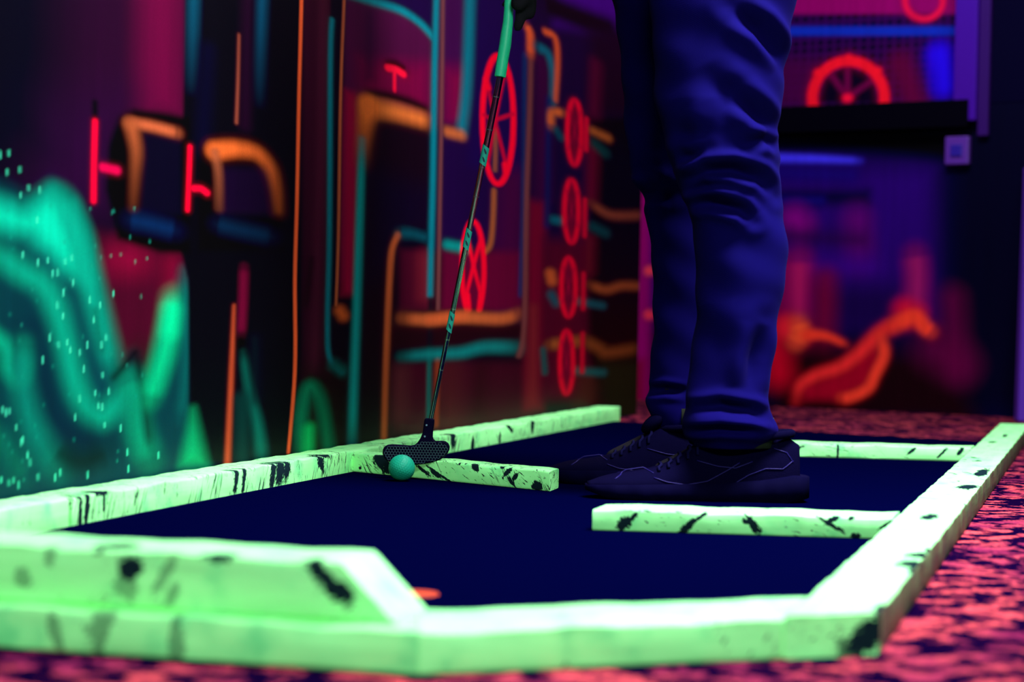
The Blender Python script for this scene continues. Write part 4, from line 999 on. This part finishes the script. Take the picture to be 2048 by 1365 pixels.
# shoes -------------------------------------------------------------
SHU = simple('black_mesh_shoe', (.0015, .0012, .013), .85, spec=.01, noise=.4, scale=500, bump=.2)
SOLE = simple('black_foam_sole', (.0012, .001, .012), .8, spec=.01, noise=.2); PIPE = simple('navy_piping', (.006, .004, .06), .5, spec=.1); LACE = simple('black_lace', (.002, .002, .02), .8, spec=.03)
LINING = simple('olive_sock', (.01, .016, .004), .8, noise=.3)
def shoe(cx, cy, rz, near_=True):
    """local: toe at -x, length .31; origin at the heel end of the sole"""
    e = empty('tmp_shoe')
    Ls = .322
    # stations from toe (0) to heel (1): y half width, bottom z, top z, section roundness
    st = [(0.0, .010, .010, .022), (.02, .024, .008, .026), (.06, .034, .006, .031), (.12, .042, .005, .036), (.20, .0475, .004, .040), (.30, .0490, .004, .046), (.38, .0460, .004, .056), (.46, .0430, .004, .074), (.54, .0400, .004, .090), (.62, .0375, .004, .098), (.70, .0360, .004, .099), (.78, .0355, .004, .096), (.86, .0350, .004, .098), (.92, .0330, .005, .100), (.96, .0260, .008, .094), (.985, .016, .014, .080)]
    S_ = np.array(st); ts_ = np.linspace(0, .985, 60)
    hw_ = np.interp(ts_, S_[:, 0], S_[:, 1]); tp = np.interp(ts_, S_[:, 0], S_[:, 3]); k = np.ones(5)/5
    hw_ = np.convolve(np.pad(hw_, 2, 'edge'), k, 'valid'); tp = np.convolve(np.pad(tp, 2, 'edge'), k, 'valid')
    bm = bmesh.new(); rings = []
    nA = 36
    for t_, h_, z1 in zip(ts_, hw_, tp):
        r = []; z0 = .020
        for k_ in range(nA):
            a_ = 2*PI*k_/nA; cs, sn = math.cos(a_), math.sin(a_)
            if sn >= 0:
                pw = 2/ (2.0-.6*max(0, (t_-.4)));
                y_ = h_*np.sign(cs)*abs(cs)**.8*(1-.30*sn**2*(1 if t_ > .4 else .5)); z_ = z0+(z1-z0)*abs(sn)**.9
            else: y_ = h_*np.sign(cs)*abs(cs)**.6; z_ = z0-.006*abs(sn)
            r.append(bm.verts.new((-Ls+t_*Ls, y_+.006*math.sin(t_*PI)*(1 if near_ else -1), z_)))
        rings.append(r)
    for a_, c_ in zip(rings, rings[1:]):
        for k_ in range(nA): bm.faces.new((a_[k_], a_[(k_+1) % nA], c_[(k_+1) % nA], c_[k_]))
    bm.faces.new(rings[0][::-1]); bm.faces.new(rings[-1])
    bmesh.ops.recalc_face_normals(bm, faces=bm.faces)
    up = bm_obj('upper', bm, SHU, e, smooth=True)
    # sole with flared heel and rocker toe
    bm = bmesh.new(); rings = []
    for t_ in np.linspace(-.01, 1.03, 60):
        h_ = np.interp(t_, [-.01, .03, .10, .25, .40, .55, .75, .92, 1.0, 1.03], [.012, .030, .044, .053, .050, .044, .044, .046, .036, .018])
        zt = np.interp(t_, [-.01, .1, .3, .6, .8, .95, 1.03], [.020, .022, .024, .027, .032, .040, .038]); zb = np.interp(t_, [-.01, .08, .2, .9, 1.03], [.012, .003, .0, .0, .007])
        r = []
        for (fy, fz) in ((-1, .0), (-1.03, .5), (-.97, 1), (-.8, 1.02), (.8, 1.02), (.97, 1), (1.03, .5), (1, 0)):
            r.append(bm.verts.new((-Ls+t_*Ls, fy*h_*(1+.05*math.sin(t_*60)*(fz == .5))+.006*math.sin(t_*PI)*(1 if near_ else -1), zb+(zt-zb)*fz)))
        rings.append(r)
    n8 = 8
    for a_, c_ in zip(rings, rings[1:]):
        for k_ in range(n8): bm.faces.new((a_[k_], a_[(k_+1) % n8], c_[(k_+1) % n8], c_[k_]))
    bm.faces.new(rings[0][::-1]); bm.faces.new(rings[-1]); bmesh.ops.recalc_face_normals(bm, faces=bm.faces)
    bm_obj('sole', bm, SOLE, e, smooth=True)
    # side piping lines
    def surf(t_, z_, s):   # point on upper side
        h_ = np.interp(t_, ts_, hw_); z1 = np.interp(t_, ts_, tp); f_ = min(1, max(0, (z_-.02)/(z1-.02)))
        sn = f_**(1/.9); cs = math.sqrt(max(0, 1-sn*sn)); y_ = h_*cs**.8*(1-.30*sn**2*(1 if t_ > .4 else .5))
        return (-Ls+t_*Ls, s*y_+.006*math.sin(t_*PI)*(1 if near_ else -1)+s*.0005, z_)
    for s in (-1, 1):
        for ln_ in ([(.30, .034), (.36, .028), (.45, .024), (.55, .030), (.64, .046), (.70, .058)], [(.66, .024), (.74, .040), (.82, .050), (.90, .050), (.95, .062)], [(.50, .060), (.60, .052), (.68, .050), (.76, .060)], [(.12, .030), (.18, .042), (.26, .046), (.30, .040)], [(.86, .080), (.92, .074), (.95, .060)]):
            bm = bmesh.new(); P_ = []
            for a_, c_ in zip(ln_, ln_[1:]):
                for k_ in range(6): f_ = k_/6; P_.append(surf(a_[0]*(1-f_)+c_[0]*f_, a_[1]*(1-f_)+c_[1]*f_, s))
            P_.append(surf(*ln_[-1], s)); add_tube(bm, P_, .0011, 6); bm_obj('piping', bm, PIPE, up, smooth=True)
    # laces over the instep
    for i in range(5):
        t_ = .34+i*.045; z_ = np.interp(t_, ts_, tp)
        bm = bmesh.new(); P_ = [surf(t_+(.014 if abs(q_) > .5 else 0)*np.sign(q_), .02+(z_-.02)*math.sqrt(1-(q_*.75)**2)**1.0, 1 if q_ > 0 else -1) for q_ in np.linspace(-.95, .95, 9)]
        P_ = [(p[0], p[1], p[2]+.002) for p in P_]; add_tube(bm, P_, .0026, 6); bm_obj('lace', bm, LACE, e, smooth=True)
    # collar roll and tongue
    bm = bmesh.new(); P_ = []
    for k_ in range(25):
        a_ = 2*PI*k_/24; t_ = .76+.19*math.cos(a_); P_.append((-Ls+t_*Ls, .030*math.sin(a_), .096+.006*math.cos(a_)))
    add_tube(bm, P_, .0065, 8, cap=False); bm_obj('collar', bm, SHU, e, smooth=True)
    bm = bmesh.new(); add_ball(bm, (-Ls+.53*Ls, 0, .100), .022, (1.1, 1.0, .55), Matrix.Rotation(-.7, 3, 'Y')); bm_obj('tongue', bm, SHU, e, smooth=True)
    bm = bmesh.new(); add_tube(bm, [(-Ls+.76*Ls, 0, .08), (-Ls+.76*Ls, 0, .125)], [.033, .034], 24); bm_obj('sock', bm, LINING, e, smooth=True)
    # flatten into the person's tree: shoe is one part with its own pieces
    ch = list(e.children); up.name = 'shoe'
    for c_ in ch:
        if c_ is not up: c_.parent = up
    up.parent = per; up.location = (cx-OFF[0], cy-OFF[1], 0); up.rotation_euler.z = rz
    bpy.data.objects.remove(e)
    return up
hl = onfloor(1580, 1003); 
shoe(.440, 3.085, .02, True); 
shoe(.385, 3.335, -.06, False)
